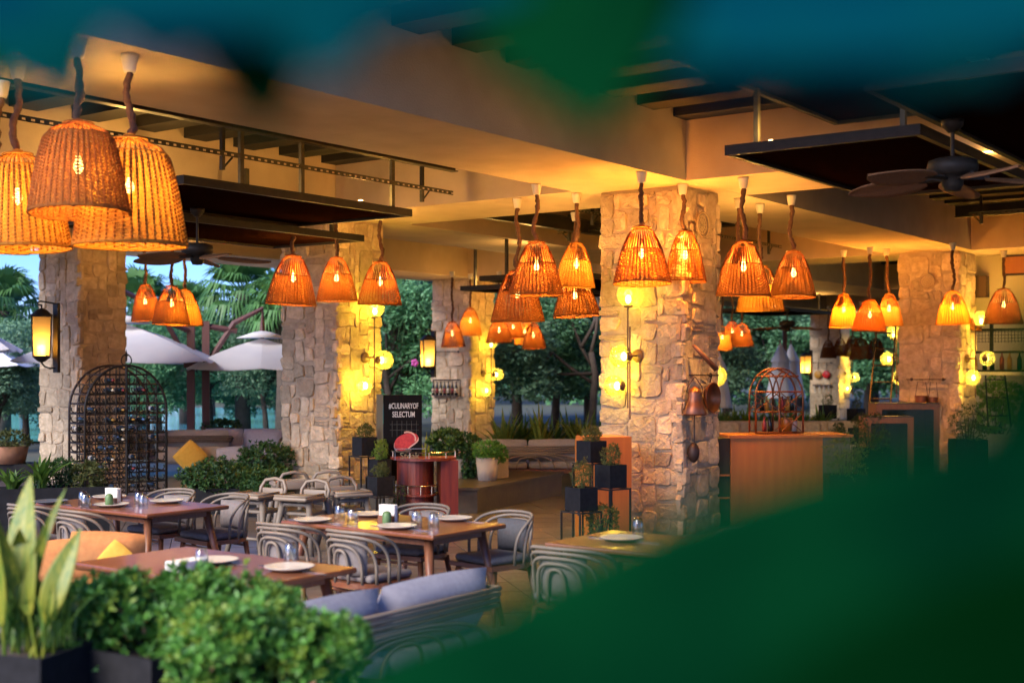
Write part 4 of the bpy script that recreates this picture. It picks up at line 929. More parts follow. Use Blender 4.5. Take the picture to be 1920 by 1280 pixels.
# ================================================================ orange counter, rattan shelf
p = at(1345, 970, 14.9); p.z = 0; hc_ = at(0, 816, 15.2).z
t = thing('counter', 'orange wooden counter beside the main pillar', 'counter', at(1370, 816, 15.4)-Vector((0, 0, hc_)), R(8)); Lc = 1.62
m = MB(); m.span((.0, 0, .02), (1.15, .62, hc_-.035)); m.build('counter_front', M['orange'], t)
m = MB(); m.span((1.151, .0, .02), (1.50, .62, hc_-.036)); m.build('counter_end', M['boardedge'], t)
m = MB(); m.span((-.02, -.03, hc_-.034), (1.53, .66, hc_)); m.build('counter_top', M['orange'], t)
m = MB(); m.span((-.18, .02, .02), (-.002, .6, hc_-.036)); m.build('open_side', M['deck'], t)
for z in (.35, .62): m = MB(); m.span((-.185, .0, z), (-.004, .018, z+.02)); m.build('shelf', M['orange'], t)
cz = Vector((at(1468, 812, 15.55).x, 15.75, hc_))
t = thing('rattan_shelf', 'rattan shelf with a double arched top standing on the counter', 'shelf', cz, R(8)); sh = (812-690)/F*15.6; sw = 93/F*15.6/2
for y in (0, .24):
    m = MB(); n = 16; m.tube([(-sw, y, 0), (-sw, y, sh*.55)]+[(-sw*math.cos(PI/2*i/n), y, sh*.55+sh*.45*math.sin(PI/2*i/n)) for i in range(1, n+1)]+[(sw*math.sin(PI/2*i/n), y, sh*.55+sh*.45*math.cos(PI/2*i/n)) for i in range(1, n+1)]+[(sw, y, 0)], .013, 6); m.build('arch_frame', M['rattan2'] if 'rattan2' in M else M['copper'], t, True)
    m = MB(); m.tube([(0, y, 0), (0, y, sh*.55)], .013, 6)
    for s in (-1, 1): m.tube([(0, y, sh*.55)]+[(s*(sw*.5-sw*.5*math.cos(PI/2*i/8)), y, sh*.55+sh*.40*math.sin(PI/2*i/8)) for i in range(1, 9)], .010, 6)
    m.build('centre_post', M['copper'], t, True)
    for s in (-1, 1):
        for z0, z1 in ((.02, .30), (.36, .62)):
            if s == -1 and z0 < .1: continue
            m = MB(); m.tube([(s*.02, y, sh*z0), (s*(sw-.01), y, sh*z1)], .007, 5); m.tube([(s*(sw-.01), y, sh*z0), (s*.02, y, sh*z1)], .007, 5); m.build('cross_brace', M['copper'], t)
for z in (.01, .33, .64, .88):
    w_ = sw if z < .8 else sw*.80; m = MB(); m.box((0, .12, sh*z), (2*w_-.03, .22, .012)); m.tube([(-w_, 0, sh*z), (w_, 0, sh*z)], .011, 5); m.build('shelf_board', M['copper'], t)
def small(nm, lb, cat, p, prof, mt, group=None):
    o = put(nm, MB().lathe(prof, 14).mesh(nm, M[mt], True), None, p); return tag(o, lb, cat, group)
q = Matrix.Rotation(R(8), 3, 'Z')
small('jar', 'orange and white pot on the bottom shelf of the rattan stand', 'pot', cz+q @ Vector((.13, .12, sh*.01+.008)), [(0, 0), (.065, 0), (.085, .16), (.08, .165), (0, .16)], 'orange')
small('jar', 'cream pot beside the orange pot in the rattan stand', 'pot', cz+q @ Vector((.22, .14, sh*.01+.008)), [(0, 0), (.05, 0), (.06, .12), (.055, .125), (0, .12)], 'whitepot')
for i, (x, z, mt, lb) in enumerate(((-.18, .33, 'bottle', 'dark bottle on the middle shelf of the rattan stand'), (-.12, .33, 'mustard', 'yellow bottle on the middle shelf of the rattan stand'), (.08, .33, 'foil', 'red bottle on the middle shelf of the rattan stand'), (.15, .33, 'mustard', 'yellow bottle behind the cross brace of the rattan stand'), (.20, .33, 'bottle', 'dark bottle behind the cross brace of the rattan stand'), (-.15, .01, 'foil', 'red bottle on the bottom shelf of the rattan stand'), (-.08, .01, 'bottle', 'dark bottle on the bottom shelf of the rattan stand'))):
    small('bottle', lb, 'bottle', cz+q @ Vector((x, .12, sh*z+.008)), [(0, 0), (.028, 0), (.028, .10), (.011, .14), (.011, .18), (0, .18)], mt, 'bottles on the rattan stand')
# ================================================================ glass-fronted boxes
def cabinet(lb, p, sx, sy, sz, rz, z0=0):
    t = thing('glass_cabinet', lb, 'display cabinet', p, rz, 'orange framed glass display boxes'); f = .085
    for a, b in (((0, 0, 0), (f, sy, sz)), ((sx-f, 0, 0), (sx, sy, sz)), ((f, 0, sz-f), (sx-f, sy, sz)), ((f, 0, 0), (sx-f, sy, f)), ((f, sy-.02, f), (sx-f, sy, sz-f))):
        m = MB(); m.span(a, b); m.build('frame_board', M['orange'], t)
    m = MB(); m.span((f, .01, f), (sx-f, .016, sz-f)); m.build('glass_pane', M['cabglass'], t)
    m = MB(); m.span((f, .03, sz*.5), (sx-f, sy-.03, sz*.5+.015)); m.build('shelf', M['orange'], t)
    m = MB(); m.span((-.008, -.012, sz+.001), (sx+.008, sy+.008, sz+.012)); m.build('steel_top', M['greysteel'], t)
zc = at(1643, 757, 19.5); hz = zc.z
cabinet('larger orange framed glass display box before the orange pillar', (zc.x, zc.y, 0), .95, .5, hz, R(-2))
zc = at(1622, 782, 18.3); cabinet('smaller glass display box in front of the larger one', (zc.x, zc.y, 0), .68, .45, zc.z, R(-4))
# ================================================================ ladders
def ladder(lb, a, b, wv, n=7, rad=.016):
    """a: foot centre, b: top centre, wv: half width vector"""
    t = thing('ladder', lb, 'ladder', a, 0, 'black leaning ladders'); d = b-a
    for s in (-1, 1): m = MB(); m.tube([wv*s, d+wv*s*.85], rad, 6); m.build('rail', M['steel'], t)
    for i in range(n):
        q = (i+.6)/n; m = MB(); m.tube([d*q-wv*(1-.15*q), d*q+wv*(1-.15*q)], rad*.75, 5); m.build('rung', M['steel'], t)
    return t
a = at(1638, 860, 22.0); a.z = 0; ladder('black ladder leaning on the orange pillar beside the amber lamps', a, at(1662, 612, 23.4), Vector((.20, 0, 0)), 9)
a = at(1875, 800, 24.5); ladder('black ladder rails under the bottle shelves', a, at(1866, 698, 25.0), Vector((.22, 0, 0)), 3)
# ================================================================ things on the pillars
def on_rail(lb, p0, p1, nrm):
    t = thing('hanging_rail', lb, 'rail', p0, 0, 'iron utensil rails on the pillars'); d = p1-p0
    m = MB(); m.tube([nrm*.07-d*.06, d*1.06+nrm*.07], .010, 6); m.build('bar', M['darkiron'], t)
    for s in (.05, .95):
        m = MB(); m.tube([d*s, d*s+nrm*.07], .009, 5); m.lathe([(0, .012), (.028, .01), (.03, 0)], 10, d*s, nrm.to_track_quat('Z', 'Y').to_matrix()); m.build('bracket', M['darkiron'], t)
    return t
v3 = P3[1]-.015
r0, r1 = on_v(1286, 703, v3), on_v(1334, 703, v3); on_rail('iron rail on the shaded side of the main pillar', r0, r1, -V)
p = on_v(1303, 750, v3-.13); t = thing('copper_pot', 'hanging copper jug on the side of the main pillar', 'copper pot', p); t.rotation_euler = (0, 0, .3); k = F/p.y; s = 1/k
m = MB(); m.lathe([(0, -28*s), (22*s, -28*s), (23*s, -25*s), (17*s, -8*s), (13*s, 6*s), (14*s, 14*s), (11*s, 20*s), (4*s, 25*s), (0, 26*s)], 20); m.build('jug_body', M['copper'], t, True)
m = MB(); m.tube([(-12*s, 0, 12*s), (-17*s, 0, 16*s), (-14*s, 0, 26*s), (0, 0, 44*s), (14*s, 0, 26*s), (17*s, 0, 16*s), (12*s, 0, 12*s)], .006, 5); m.build('handle', M['darkiron'], t)
p = on_v(1331, 745, v3-.06); qn = (-V).to_track_quat('Z', 'Y').to_matrix(); t = thing('copper_pan', 'round copper pan hanging beside the copper jug', 'copper pan', p)
m = MB(); m.lathe([(0, 0), (.14, 0), (.17, .05), (.178, .052), (.18, .045), (.15, -.008), (0, -.01)], 26, (0, 0, 0), qn); m.build('pan_bowl', M['copper'], t, True)
m = MB(); m.tube([(0, 0, .17), (-V.x*.03, -V.y*.03, .27)], .008, 5); m.build('handle', M['darkiron'], t)
p = on_v(1302, 775, v3-.07); t = thing('ladle', 'long iron ladle hanging below the copper jug', 'ladle', p)
m = MB(); m.tube([(0, 0, .02), (0, 0, -.33)], .007, 5); m.build('handle', M['darkiron'], t)
m = MB(); m.ball(tuple(U*-.02+Vector((0, 0, -.44))), .085, 14, 10, (.8, .8, 1.35)); m.build('bowl', M['darkiron'], t, True)
a_, b_ = on_v(1300, 647, v3-.10), on_v(1343, 692, v3-.25); t = thing('wooden_paddle', 'wooden paddle stuck out aslant from the main pillar', 'paddle', a_)
m = MB(); d = b_-a_; m.tube([Vector((0, 0, 0)), d*.5, d], [.022, .030, .034], 8); m.build('paddle_handle', M['rust_wood'] if 'rust_wood' in M else M['legwood'], t, True)
def wallplate(lb, p, nrm, rad):
    t = thing('decorative_plate', lb, 'plate', p, 0, 'patterned plates on the pillars'); q = nrm.to_track_quat('Z', 'Y').to_matrix()
    m = MB(); m.lathe([(0, .012), (rad*.6, .014), (rad*.75, .02), (rad, .035), (rad, .028), (rad*.7, 0), (0, 0)], 32, (0, 0, 0), q); m.build('plate_disc', M['dec'], t, True)
    for rr in (.92, .66, .42): m = MB(); m.tube([q @ Vector((rad*rr*math.cos(2*PI*i/28), rad*rr*math.sin(2*PI*i/28), .016+.022*max(0, rr-.6)/.4)) for i in range(28)], .006, 4, closed=True); m.build('ring_pattern', M['dec2'], t)
    m = MB()
    for i in range(12): a = 2*PI*i/12; m.tube([q @ Vector((rad*.12*math.cos(a), rad*.12*math.sin(a), .016)), q @ Vector((rad*.62*math.cos(a+.12), rad*.62*math.sin(a+.12), .018))], .005, 4)
    m.build('spoke_pattern', M['dec2'], t); return t
M['dec'] = mat('painted_plate', (.34, .24, .14), .4, (.18, .12, .07), 40); M['dec2'] = mat('plate_pattern', (.50, .38, .20), .5)
wallplate('patterned plate high on the shaded side of the main pillar', on_v(1314, 422, v3-.03), -V, .155)
wallplate('patterned plate high on the orange pillar above its lamps', on_u(1739, 528, P5[0]-.04), -U, .145)
u5 = P5[0]-.02; r0, r1 = on_u(1706, 711, u5), on_u(1772, 711, u5); on_rail('iron rail with hanging pots on the orange pillar', r1, r0, -U)
for x, lb, sx in ((1728, 'copper pot hanging from the rail of the orange pillar', 15), (1750, 'smaller copper pan hanging beside the pot on the orange pillar', 11)):
    p = on_u(x, 752, u5-.10); t = thing('copper_pot', lb, 'copper pot', p); s = p.y/F
    m = MB(); m.lathe([(0, -sx*s), (sx*s, -sx*s), (sx*.8*s, sx*.3*s), (sx*.9*s, sx*.7*s)], 16); m.build('pot_body', M['copper'], t, True)
    m = MB(); m.tube([(-sx*.8*s, 0, sx*.5*s), (-sx*.5*s, 0, 36*s), (sx*.5*s, 0, 36*s), (sx*.8*s, 0, sx*.5*s)], .006, 5); m.build('handle', M['darkiron'], t)
u4 = P4[0]-.03; on_rail('thin iron rail above the bottle shelf on the far pillar', on_u(862, 659, u4), on_u(814, 659, u4), -U)
a, b = on_u(812, 741, u4), on_u(863, 741, u4); t = thing('bottle_shelf', 'small wall shelf of dark bottles on the far pillar', 'shelf', a); d = b-a
m = MB(); m.box(d/2-U*.07, (d.length, .14, .02), Matrix.Rotation(TH+PI/2, 3, 'Z')); m.build('shelf_board', M['darkiron'], t)
m = MB(); m.tube([-U*.14+Vector((0, 0, .10)), d-U*.14+Vector((0, 0, .10))], .008, 4); m.tube([Vector((0, 0, .36)), d+Vector((0, 0, .36))], .012, 4); m.tube([Vector((0, 0, 0)), Vector((0, 0, .36))], .01, 4); m.tube([d, d+Vector((0, 0, .36))], .01, 4); m.build('guard_rail', M['darkiron'], t)
for i in range(7):
    o = small('bottle', 'dark bottle with a red label on the far pillar shelf', 'bottle', a+d*(.08+.14*i)-U*.07+Vector((0, 0, .012)), [(0, 0), (.036, 0), (.036, .19), (.013, .25), (.013, .31), (0, .31)], 'bottle', 'bottles on the far pillar shelf')
    put('label_band', MB().lathe([(.0367, .05), (.0367, .15)], 14).mesh('label_band', M['foil' if i % 2 else 'label'], True), o)
u6 = P6[0]-.03; on_rail('iron rail with coloured pans on the distant grey pillar', on_u(1560, 680, u6), on_u(1524, 680, u6), -U)
for x, mt, lb in ((1534, 'mustard', 'yellow pan hanging on the distant grey pillar'), (1550, 'red', 'red pan hanging on the distant grey pillar')):
    p = on_u(x, 702, u6-.04); t = thing('hanging_pan', lb, 'pan', p); m = MB(); m.lathe([(0, 0), (.12, 0), (.145, .04), (.14, .05), (0, .05)], 18, (0, 0, 0), (-U).to_track_quat('Z', 'Y').to_matrix()); m.build('pan_bowl', M[mt], t, True)
    m = MB(); m.tube([(0, 0, .13), (0, 0, .42)], .012, 5); m.build('handle', M['darkiron'], t)
a, b = on_u(1560, 722, u6), on_u(1526, 722, u6); t = thing('wall_shelf', 'small dark shelf below the coloured pans', 'shelf', a); d = b-a
m = MB(); m.box(d/2-U*.06, (d.length, .14, .05), Matrix.Rotation(TH+PI/2, 3, 'Z')); m.build('shelf_board', M['darkiron'], t)
for i in range(4): m = MB(); m.tube([d*(.12+.25*i)-U*.1, d*(.12+.25*i)-U*.1+Vector((0, 0, -.25))], .02, 5); m.build('hook', M['silver'], t)
# ================================================================ bottle shelves by the service wall
t = thing('bottle_rack', 'black steel shelving with wire mesh and bottles beyond the last globes', 'shelving', B(24.9, 7.0, 0), TH); w0, w1 = -5.2, .95
for y in np.linspace(w0, w1, 8):
    m = MB(); m.span((-.03, y-.03, 1.85), (.03, y+.03, 2.78)); m.build('post', M['steel'], t)
for z in (1.85, 2.62, 2.2):
    m = MB(); m.span((-.2, w0, z-.02), (.25, w1, z+.02)); m.build('shelf_board', M['steel'], t)
m = MB()
for y in np.arange(w0, w1, .06): m.box((.05, y, 2.5), (.008, .008, .24))
for z in np.arange(2.40, 2.62, .06): m.box((.06, (w0+w1)/2, z), (.008, w1-w0, .008))
o = m.build('wire_mesh', M['steel'], t)
m = MB(); m.span((-.35, w0, 1.77), (.35, w1, 1.829)); m.build('counter_edge', M['paper'], t)
T5 = Matrix.Translation(t.location) @ Matrix.Rotation(TH, 4, 'Z')
for i in range(14):
    small('bottle', 'bottle standing on the black steel shelving', 'bottle', T5 @ Vector((.0+.07*(i % 2), w1-.25-.16*i, 1.871)), [(0, 0), (.045, 0), (.045, .2), (.016, .27), (.016, .33), (0, .33)], ('bottle', 'foil', 'mustard', 'bottle')[i % 4], 'bottles on the black steel shelving')
p = on_u(1907, 497, 24.43); t = thing('framed_sign', 'brown framed sign on the cream wall at the picture edge', 'sign', p, TH-PI/2); m = MB(); m.span((-.25, -.05, -.19), (.6, 0, .19)); m.build('sign_frame', M['darkiron'], t)
m = MB(); m.span((-.21, -.056, -.15), (.56, -.051, .15)); m.build('sign_panel', M['orange'], t)
p = on_u(1840, 538, 24.40); t = thing('wall_box', 'brown two-door box mounted on the cream wall beside the pillar', 'box', p, TH-PI/2)
m = MB(); m.span((-.15, -.18, -.2), (.15, -.02, .2)); m.build('box_body', M['darkiron'], t)
for x in (-.075, .075): m = MB(); m.span((x-.07, -.195, -.19), (x+.07, -.181, .19)); m.build('door', M['bronze'], t)
# ================================================================ foliage helpers (numpy)
def unit(a): return a/np.maximum(np.linalg.norm(a, axis=-1, keepdims=True), 1e-9)
def leaves_mesh(name, P, D, N, L, Wd, mt, fold=.15, droop=0.0):
    """P base points, D leaf axes, N rough normals, L lengths, Wd widths -> one mesh, 4 triangles a leaf"""
    n = len(P); D = unit(D); S = unit(np.cross(D, N)); Nn = np.cross(S, D); L = np.broadcast_to(L, (n,))[:, None]; Wd = np.broadcast_to(Wd, (n,))[:, None]
    v = np.empty((n, 5, 3)); v[:, 0] = P; v[:, 1] = P+D*L*.55-S*Wd*.5+Nn*L*fold*.5; v[:, 2] = P+D*L*.52-Nn*L*fold*.1; v[:, 3] = P+D*L*.55+S*Wd*.5+Nn*L*fold*.5; v[:, 4] = P+D*L-Nn*L*fold*.5
    if droop: v[:, 4, 2] -= droop*L[:, 0]; v[:, 1:4, 2] -= droop*.3*L
    b = np.arange(n)[:, None]*5; f = np.concatenate([b+[0, 3, 2], b+[0, 2, 1], b+[2, 3, 4], b+[1, 2, 4]], 0)
    me = bpy.data.meshes.new(name); me.vertices.add(n*5); me.vertices.foreach_set('co', v.reshape(-1)); nf = len(f)
    me.loops.add(nf*3); me.loops.foreach_set('vertex_index', f.reshape(-1).astype(np.int32)); me.polygons.add(nf); me.polygons.foreach_set('loop_start', np.arange(nf, dtype=np.int32)*3)
    me.materials.append(mt); me.update(calc_edges=True); me.validate(); return me
def rnd(n): return unit(rng.normal(size=(n, 3)))
def rosettes(C, A, k, L, W_, spread=.9):
    """k leaves round each tip C pointing roughly along A"""
    n = len(C); P = np.repeat(C, k, 0); Ax = np.repeat(unit(A), k, 0); T = unit(np.cross(Ax, rnd(n*k))); q = rng.uniform(.25, 1, (n*k, 1))*spread; D = unit(Ax*(1.05-q*.8)+T*q)
    l = L*rng.uniform(.7, 1.25, n*k); return P, D, Ax+.2*rnd(n*k), l, l*W_
def blob_surface(n, c, r, lump=.25, shell=.55, flat=.0):
    d = rnd(n); ph = rng.uniform(0, 6, 3); q = 1+lump*(np.sin(d[:, 0]*5+ph[0])*np.sin(d[:, 1]*5+ph[1])*.6+np.sin(d[:, 2]*6+ph[2])*.4); s = rng.uniform(shell, 1, n)**.5*q
    if flat: d[:, 2] = np.abs(d[:, 2])*(1-flat)+d[:, 2]*flat
    return np.array(c)+d*s[:, None]*np.array(r), d
def shrub_mesh(name, blobs, tips, k, L, W_, mt, lump=.3):
    Ps = [];
    tot = sum(b[1][0]*b[1][2] for b in blobs)
    for c, r in blobs:
        C, A = blob_surface(int(tips*r[0]*r[2]/tot), c, r, lump); Ps.append(rosettes(C, A+np.array([0, 0, .35]), k, L, W_))
    return leaves_mesh(name, *[np.concatenate(x) for x in zip(*Ps)], mt)
def twigs(t, blobs, base, n=10, rad=.006, mt='bark'):
    m = MB(); r = random.Random(n)
    for i in range(n):
        c, rr = r.choice(blobs); e = Vector(c)+Vector((r.uniform(-1, 1)*rr[0]*.7, r.uniform(-1, 1)*rr[1]*.7, r.uniform(-.2, .7)*rr[2])); b = Vector((base[0]+(e.x-base[0])*.35, base[1]+(e.y-base[1])*.3, base[2])); m.tube([b, (b+e)/2+Vector((0, 0, .04)), e], [rad*1.5, rad, rad*.5], 5)
    m.build('stem', M[mt], t)
# ---------------------------------------------------------------- foreground troughs and round shrubs
def trough(lb, a, b, z0, z1, wd, legs=True):
    c = (a+b)/2; d = b-a; t = thing('planter_trough', lb, 'planter', (c.x, c.y, 0), math.atan2(d.y, d.x), 'black metal planter troughs'); L = d.length; th = .012
    m = MB(); m.span((-L/2, -wd/2, z0), (L/2, wd/2, z0+th)); m.span((-L/2, -wd/2, z0+th), (L/2, -wd/2+th, z1)); m.span((-L/2, wd/2-th, z0+th), (L/2, wd/2, z1)); m.span((-L/2, -wd/2+th, z0+th), (-L/2+th, wd/2-th, z1)); m.span((L/2-th, -wd/2+th, z0+th), (L/2, wd/2-th, z1)); m.build('trough_body', M['black'], t)
    m = MB(); m.span((-L/2+th, -wd/2+th, z1-.06), (L/2-th, wd/2-th, z1-.04)); m.build('soil', M['soil'], t)
    if legs:
        for x in (-L/2+.03, L/2-.03):
            for y in (-wd/2+.03, wd/2-.03): m = MB(); m.box((x, y, z0/2-.001), (.03, .03, z0-.002)); m.build('leg', M['black'], t)
    return t
ya = 4.9
p0, p1 = at(158, 1190, ya), at(345, 1215, 4.6); trough('black trough under the round green shrub', Vector((p0.x, p0.y, 0)), Vector((p1.x, p1.y, 0)), at(0, 1250, ya).z, p0.z, .30)
p0, p1 = at(430, 1250, 4.25), at(740, 1262, 4.05); trough('black trough under the yellowish green shrub', Vector((p0.x, p0.y, 0)), Vector((p1.x, p1.y, 0)), at(0, 1340, 4.2).z, p0.z-.03, .30)
p0, p1 = at(-70, 1200, 4.7), at(132, 1213, 4.55); trough('black trough of the tall pale strap leaves', Vector((p0.x, p0.y, 0)), Vector((p1.x, p1.y, 0)), .0, p0.z, .32, False)
def shrub(lb, base, blobs, tips, k, L, W_, mt, group='round leafy shrubs', twn=14, nm='round_shrub'):
    t = thing(nm, lb, 'shrub', base, 0, group); put('foliage', shrub_mesh('foliage', blobs, tips, k, L, W_, M[mt]), t)
    low = min(c[2]-r[2] for c, r in blobs); twigs(t, blobs, (0, 0, min(0, low)), twn); return t
b0 = at(325, 1146, 4.85)
def lumpy(seed, hx, hz, n, extra=()):
    r = random.Random(seed); bl = []
    for i in range(n):
        x = r.uniform(-1, 1)*hx; q = 1-.5*(x/hx)**2; bl.append(((x, r.uniform(-.16, .16), r.uniform(-.5, .62)*hz*q), (r.uniform(.09, .15), r.uniform(.09, .15), r.uniform(.06, .10))))
    return bl+list(extra)
bl = lumpy(3, .46, .15, 26, [((-.36, -.08, -.10), (.09, .1, .09)), ((.22, -.1, -.10), (.12, .1, .08)), ((-.05, 0, .0), (.34, .2, .09)), ((.44, -.05, -.06), (.1, .1, .08)), ((-.12, -.14, -.13), (.13, .08, .07))])
t = shrub('round green shrub overflowing the black trough, beside the pale strap leaves', b0, bl, 1500, 10, .040, .36, 'leaf'); t1 = t
put('young_foliage', shrub_mesh('young_foliage', [((x, y, z+.012), (a, b, c)) for (x, y, z), (a, b, c) in bl], 260, 8, .036, .38, M['leafy']), t)
b1 = at(500, 1200, 4.3)
bl = lumpy(8, .23, .16, 18, [((-.22, -.08, -.12), (.09, .09, .08)), ((.1, -.12, -.13), (.14, .1, .07)), ((0, 0, .0), (.20, .17, .11))])
t = shrub('yellowish green shrub overflowing its trough in front of the wooden table', b1, bl, 1250, 10, .036, .38, 'leaf')
put('young_foliage', shrub_mesh('young_foliage', [((x, y, z+.012), (a, b, c)) for (x, y, z), (a, b, c) in bl], 620, 8, .034, .38, M['leafy']), t)
put('dry_leaf', shrub_mesh('dry_leaf', bl, 30, 2, .03, .4, M['terra']), t); put('dry_leaf', shrub_mesh('dry_leaf', bl, 24, 2, .03, .4, M['terra']), t1)
# ---------------------------------------------------------------- strap-leaf plants
def strap_mesh(name, n, h, wd, mt, spread=.5, seed=1, seg=7, wav=.0):
    r = random.Random(seed); m = MB()
    for i in range(n):
        a = r.uniform(0, 2*PI); le = h*r.uniform(.65, 1.15); w_ = wd*r.uniform(.7, 1.2); out = spread*r.uniform(.15, 1.1); d = Vector((math.cos(a), math.sin(a), 0)); sd = Vector((-d.y, d.x, 0)); tw = r.uniform(-.8, .8); bx_ = Vector((r.uniform(-.05, .05), r.uniform(-.05, .05), 0)); vs = []; fs = []
        for j in range(seg+1):
            q = j/seg; ww = w_*(math.sin(PI*min(1, .06+.94*q))**.8)*(.35+.65*min(1, q*2.2)) if q < 1 else .001
            p = bx_+d*(out*le*(q**1.7))+Vector((0, 0, le*(q-.42*out*q**2.6))); s = (sd*math.cos(tw)+Vector((0, 0, 1)).cross(sd)*math.sin(tw)*.6)
            vs += [p-s*ww*.5, p+d*ww*.10+Vector((0, 0, -ww*.12)), p+s*ww*.5]
        for j in range(seg): a0 = j*3; fs += [(a0, a0+1, a0+4, a0+3), (a0+1, a0+2, a0+5, a0+4)]
        m.add(vs, fs)
    return m.mesh(name, mt, True)
def strap(lb, p, n, h, wd, mt, spread=.5, seed=1, group='strap-leaved plants', nm='strap_leaf_plant'):
    t = thing(nm, lb, 'plant', p, 0, group); put('leaf_blade', strap_mesh('leaf_blade', n, h, wd, M[mt], spread, seed), t)
    m = MB()
    for i in range(4): m.tube([(.02*math.cos(i*1.6), .02*math.sin(i*1.6), -.06), (.03*math.cos(i*1.6), .03*math.sin(i*1.6), .14)], .012, 5)
    m.build('stem', M[mt], t); return t
def bigleaf(parent, p, d, L, W_, mt, bend=.25, seg=10, side=None, fold=.12, th=.0012, part='leaf_blade'):
    """one broad leaf with a midrib fold and real thickness"""
    d = Vector(d).normalized(); s = Vector(side).normalized() if side else d.cross(Vector((0, 1, 0))).normalized(); s = (s-d*s.dot(d)).normalized(); n = s.cross(d); top = []; m = MB(); nx = 6
    for sg in (1, -1):
        for j in range(seg+1):
            q = j/seg; w_ = W_*max(.002, math.sin(PI*(q*.96+.03))**.75*(1-.25*q))*.5; c = Vector(p)+d*(L*q)-n*(bend*L*q*q)
            for i in range(-nx, nx+1): k = i/nx; top.append(c+s*(w_*k)+n*(fold*w_*abs(k)+.006*W_*math.sin(q*26+abs(k)*3)+sg*th))
    K = 2*nx+1; o = (seg+1)*K; fs = []
    for j in range(seg):
        for i in range(K-1): a = j*K+i; fs.append((a, a+1, a+K+1, a+K)); fs.append((o+a, o+a+K, o+a+K+1, o+a+1))
        for i in (0, K-1): a = j*K+i; q = (a, a+K, o+a+K, o+a); fs.append(q if i == 0 else q[::-1])
    m.add(top, fs); return m.build(part, M[mt], parent, True)
pp = at(60, 1215, 4.62); t = thing('strap_leaf_plant', 'tall pale green plant with broad pointed leaves at the picture corner', 'plant', pp, 0, 'broad-leaved plants')
rr = random.Random(4)
for (bx_, by_, tx, ty, wpx, bd, mt) in ((70, 1210, 2, 935, 71, .5, 'blade'), (80, 1205, 112, 1030, 56, .55, 'blade'), (30, 1215, 42, 975, 54, -.45, 'blade'), (55, 1210, 128, 1120, 34, .6, 'blade'), (10, 1215, -20, 1005, 51, .1, 'blade'), (88, 1210, 66, 1065, 25, -.16, 'bladed'), (40, 1215, -15, 1085, 34, .25, 'bladed'), (75, 1208, 24, 1045, 32, -.2, 'bladed'), (20, 1212, 84, 995, 30, .16, 'blade'), (100, 1205, 112, 1135, 22, -.1, 'blade'), (60, 1210, -8, 965, 28, -.2, 'blade'), (48, 1212, 60, 950, 28, .5, 'blade'), (90, 1207, 96, 1085, 23, .2, 'blade'), (25, 1215, 8, 1055, 28, .2, 'bladed'), (66, 1210, 122, 1075, 20, -.1, 'bladed')):
    a = at(bx_, by_, 4.62+rr.uniform(-.1, .1))-pp; b = at(tx, ty, 4.6+rr.uniform(-.18, .12))-pp; d = b-a; bigleaf(t, a+d*.22, d, d.length*.80, wpx/F*4.6, mt, bd, 12, (1, rr.uniform(-.6, .6), 0), .22)
    m = MB(); m.tube([a+Vector((0, 0, -.05)), a+d*.23], [.008, .006], 5); m.build('leaf_stalk', M[mt], t)
g0 = put('grass_tuft', strap_mesh('grass_tuft', 46, .24, .012, M['bladed'], .5, 9), None, at(40, 1215, 4.6)); tag(g0, 'tuft of narrow dark blades in the corner trough', 'plant', 'broad-leaved plants')
g1 = copy_tree(g0); g1.location = at(108, 1212, 4.55); g1['label'] = 'tuft of narrow dark blades at the shrub end of the corner trough'
# mid-distance planter before the wine rack
pA = at(15, 945, 13.5); trough('long black planter before the stone pillar with the lantern', Vector((at(-40, 930, 13).x, 13.0, 0)), Vector((at(205, 925, 13.4).x, 13.4, 0)), 0, at(0, 912, 13.2).z, .35, False)
zt_ = at(0, 912, 13.2).z-.05
strap('dark strap-leaved plant in the long planter, below the lantern', Vector((at(75, 0, 13.2).x, 13.2, zt_)), 34, .42, .05, 'bladed', .75, 3)
strap('dark strap-leaved plant at the picture edge of the long planter', Vector((at(22, 0, 13.0).x, 13.0, zt_)), 26, .32, .045, 'bladed', .8, 5)
for i, (x, y, lb) in enumerate(((108, 895, 'feathery green bush in the long planter before the wine rack'), (160, 900, 'feathery green bush touching the wine rack bars'))):
    b = at(x, y, 13.45); shrub(lb, b, [((0, 0, 0), (.17, .15, .19)), ((.06, .03, .06), (.12, .1, .13))], 330, 6, .05, .22, 'herb' if i else 'leafd', 'feathery bushes')
# bushes beside the cart pillar
for x, y, Y, rx, rz, lb in ((405, 892, 17.0, .46, .24, 'wide low bush in front of the far sofa, by the high chairs'), (498, 868, 18.2, .38, .33, 'tall bush against the unlit edge of the cart pillar'), (500, 905, 16.6, .30, .16, 'small bush at the foot of the cart pillar')):
    b = at(x, y, Y); shrub(lb, b, [((0, 0, 0), (rx, rx*.8, rz)), ((rx*.5, 0, -.05), (rx*.55, rx*.5, rz*.8)), ((-rx*.5, .0, -.05), (rx*.5, rx*.5, rz*.75))], 700, 8, .055, .4, 'leafd', 'bushes beside the cart pillar'); b2 = b.copy(); b2.z = 0
    t = trough('black planter holding the %s' % ' '.join(lb.split()[:9]), b2-Vector((rx*.8, 0, 0)), b2+Vector((rx*.8, 0, 0)), 0, max(.2, b.z-rz*.6), rx*1.0, False)
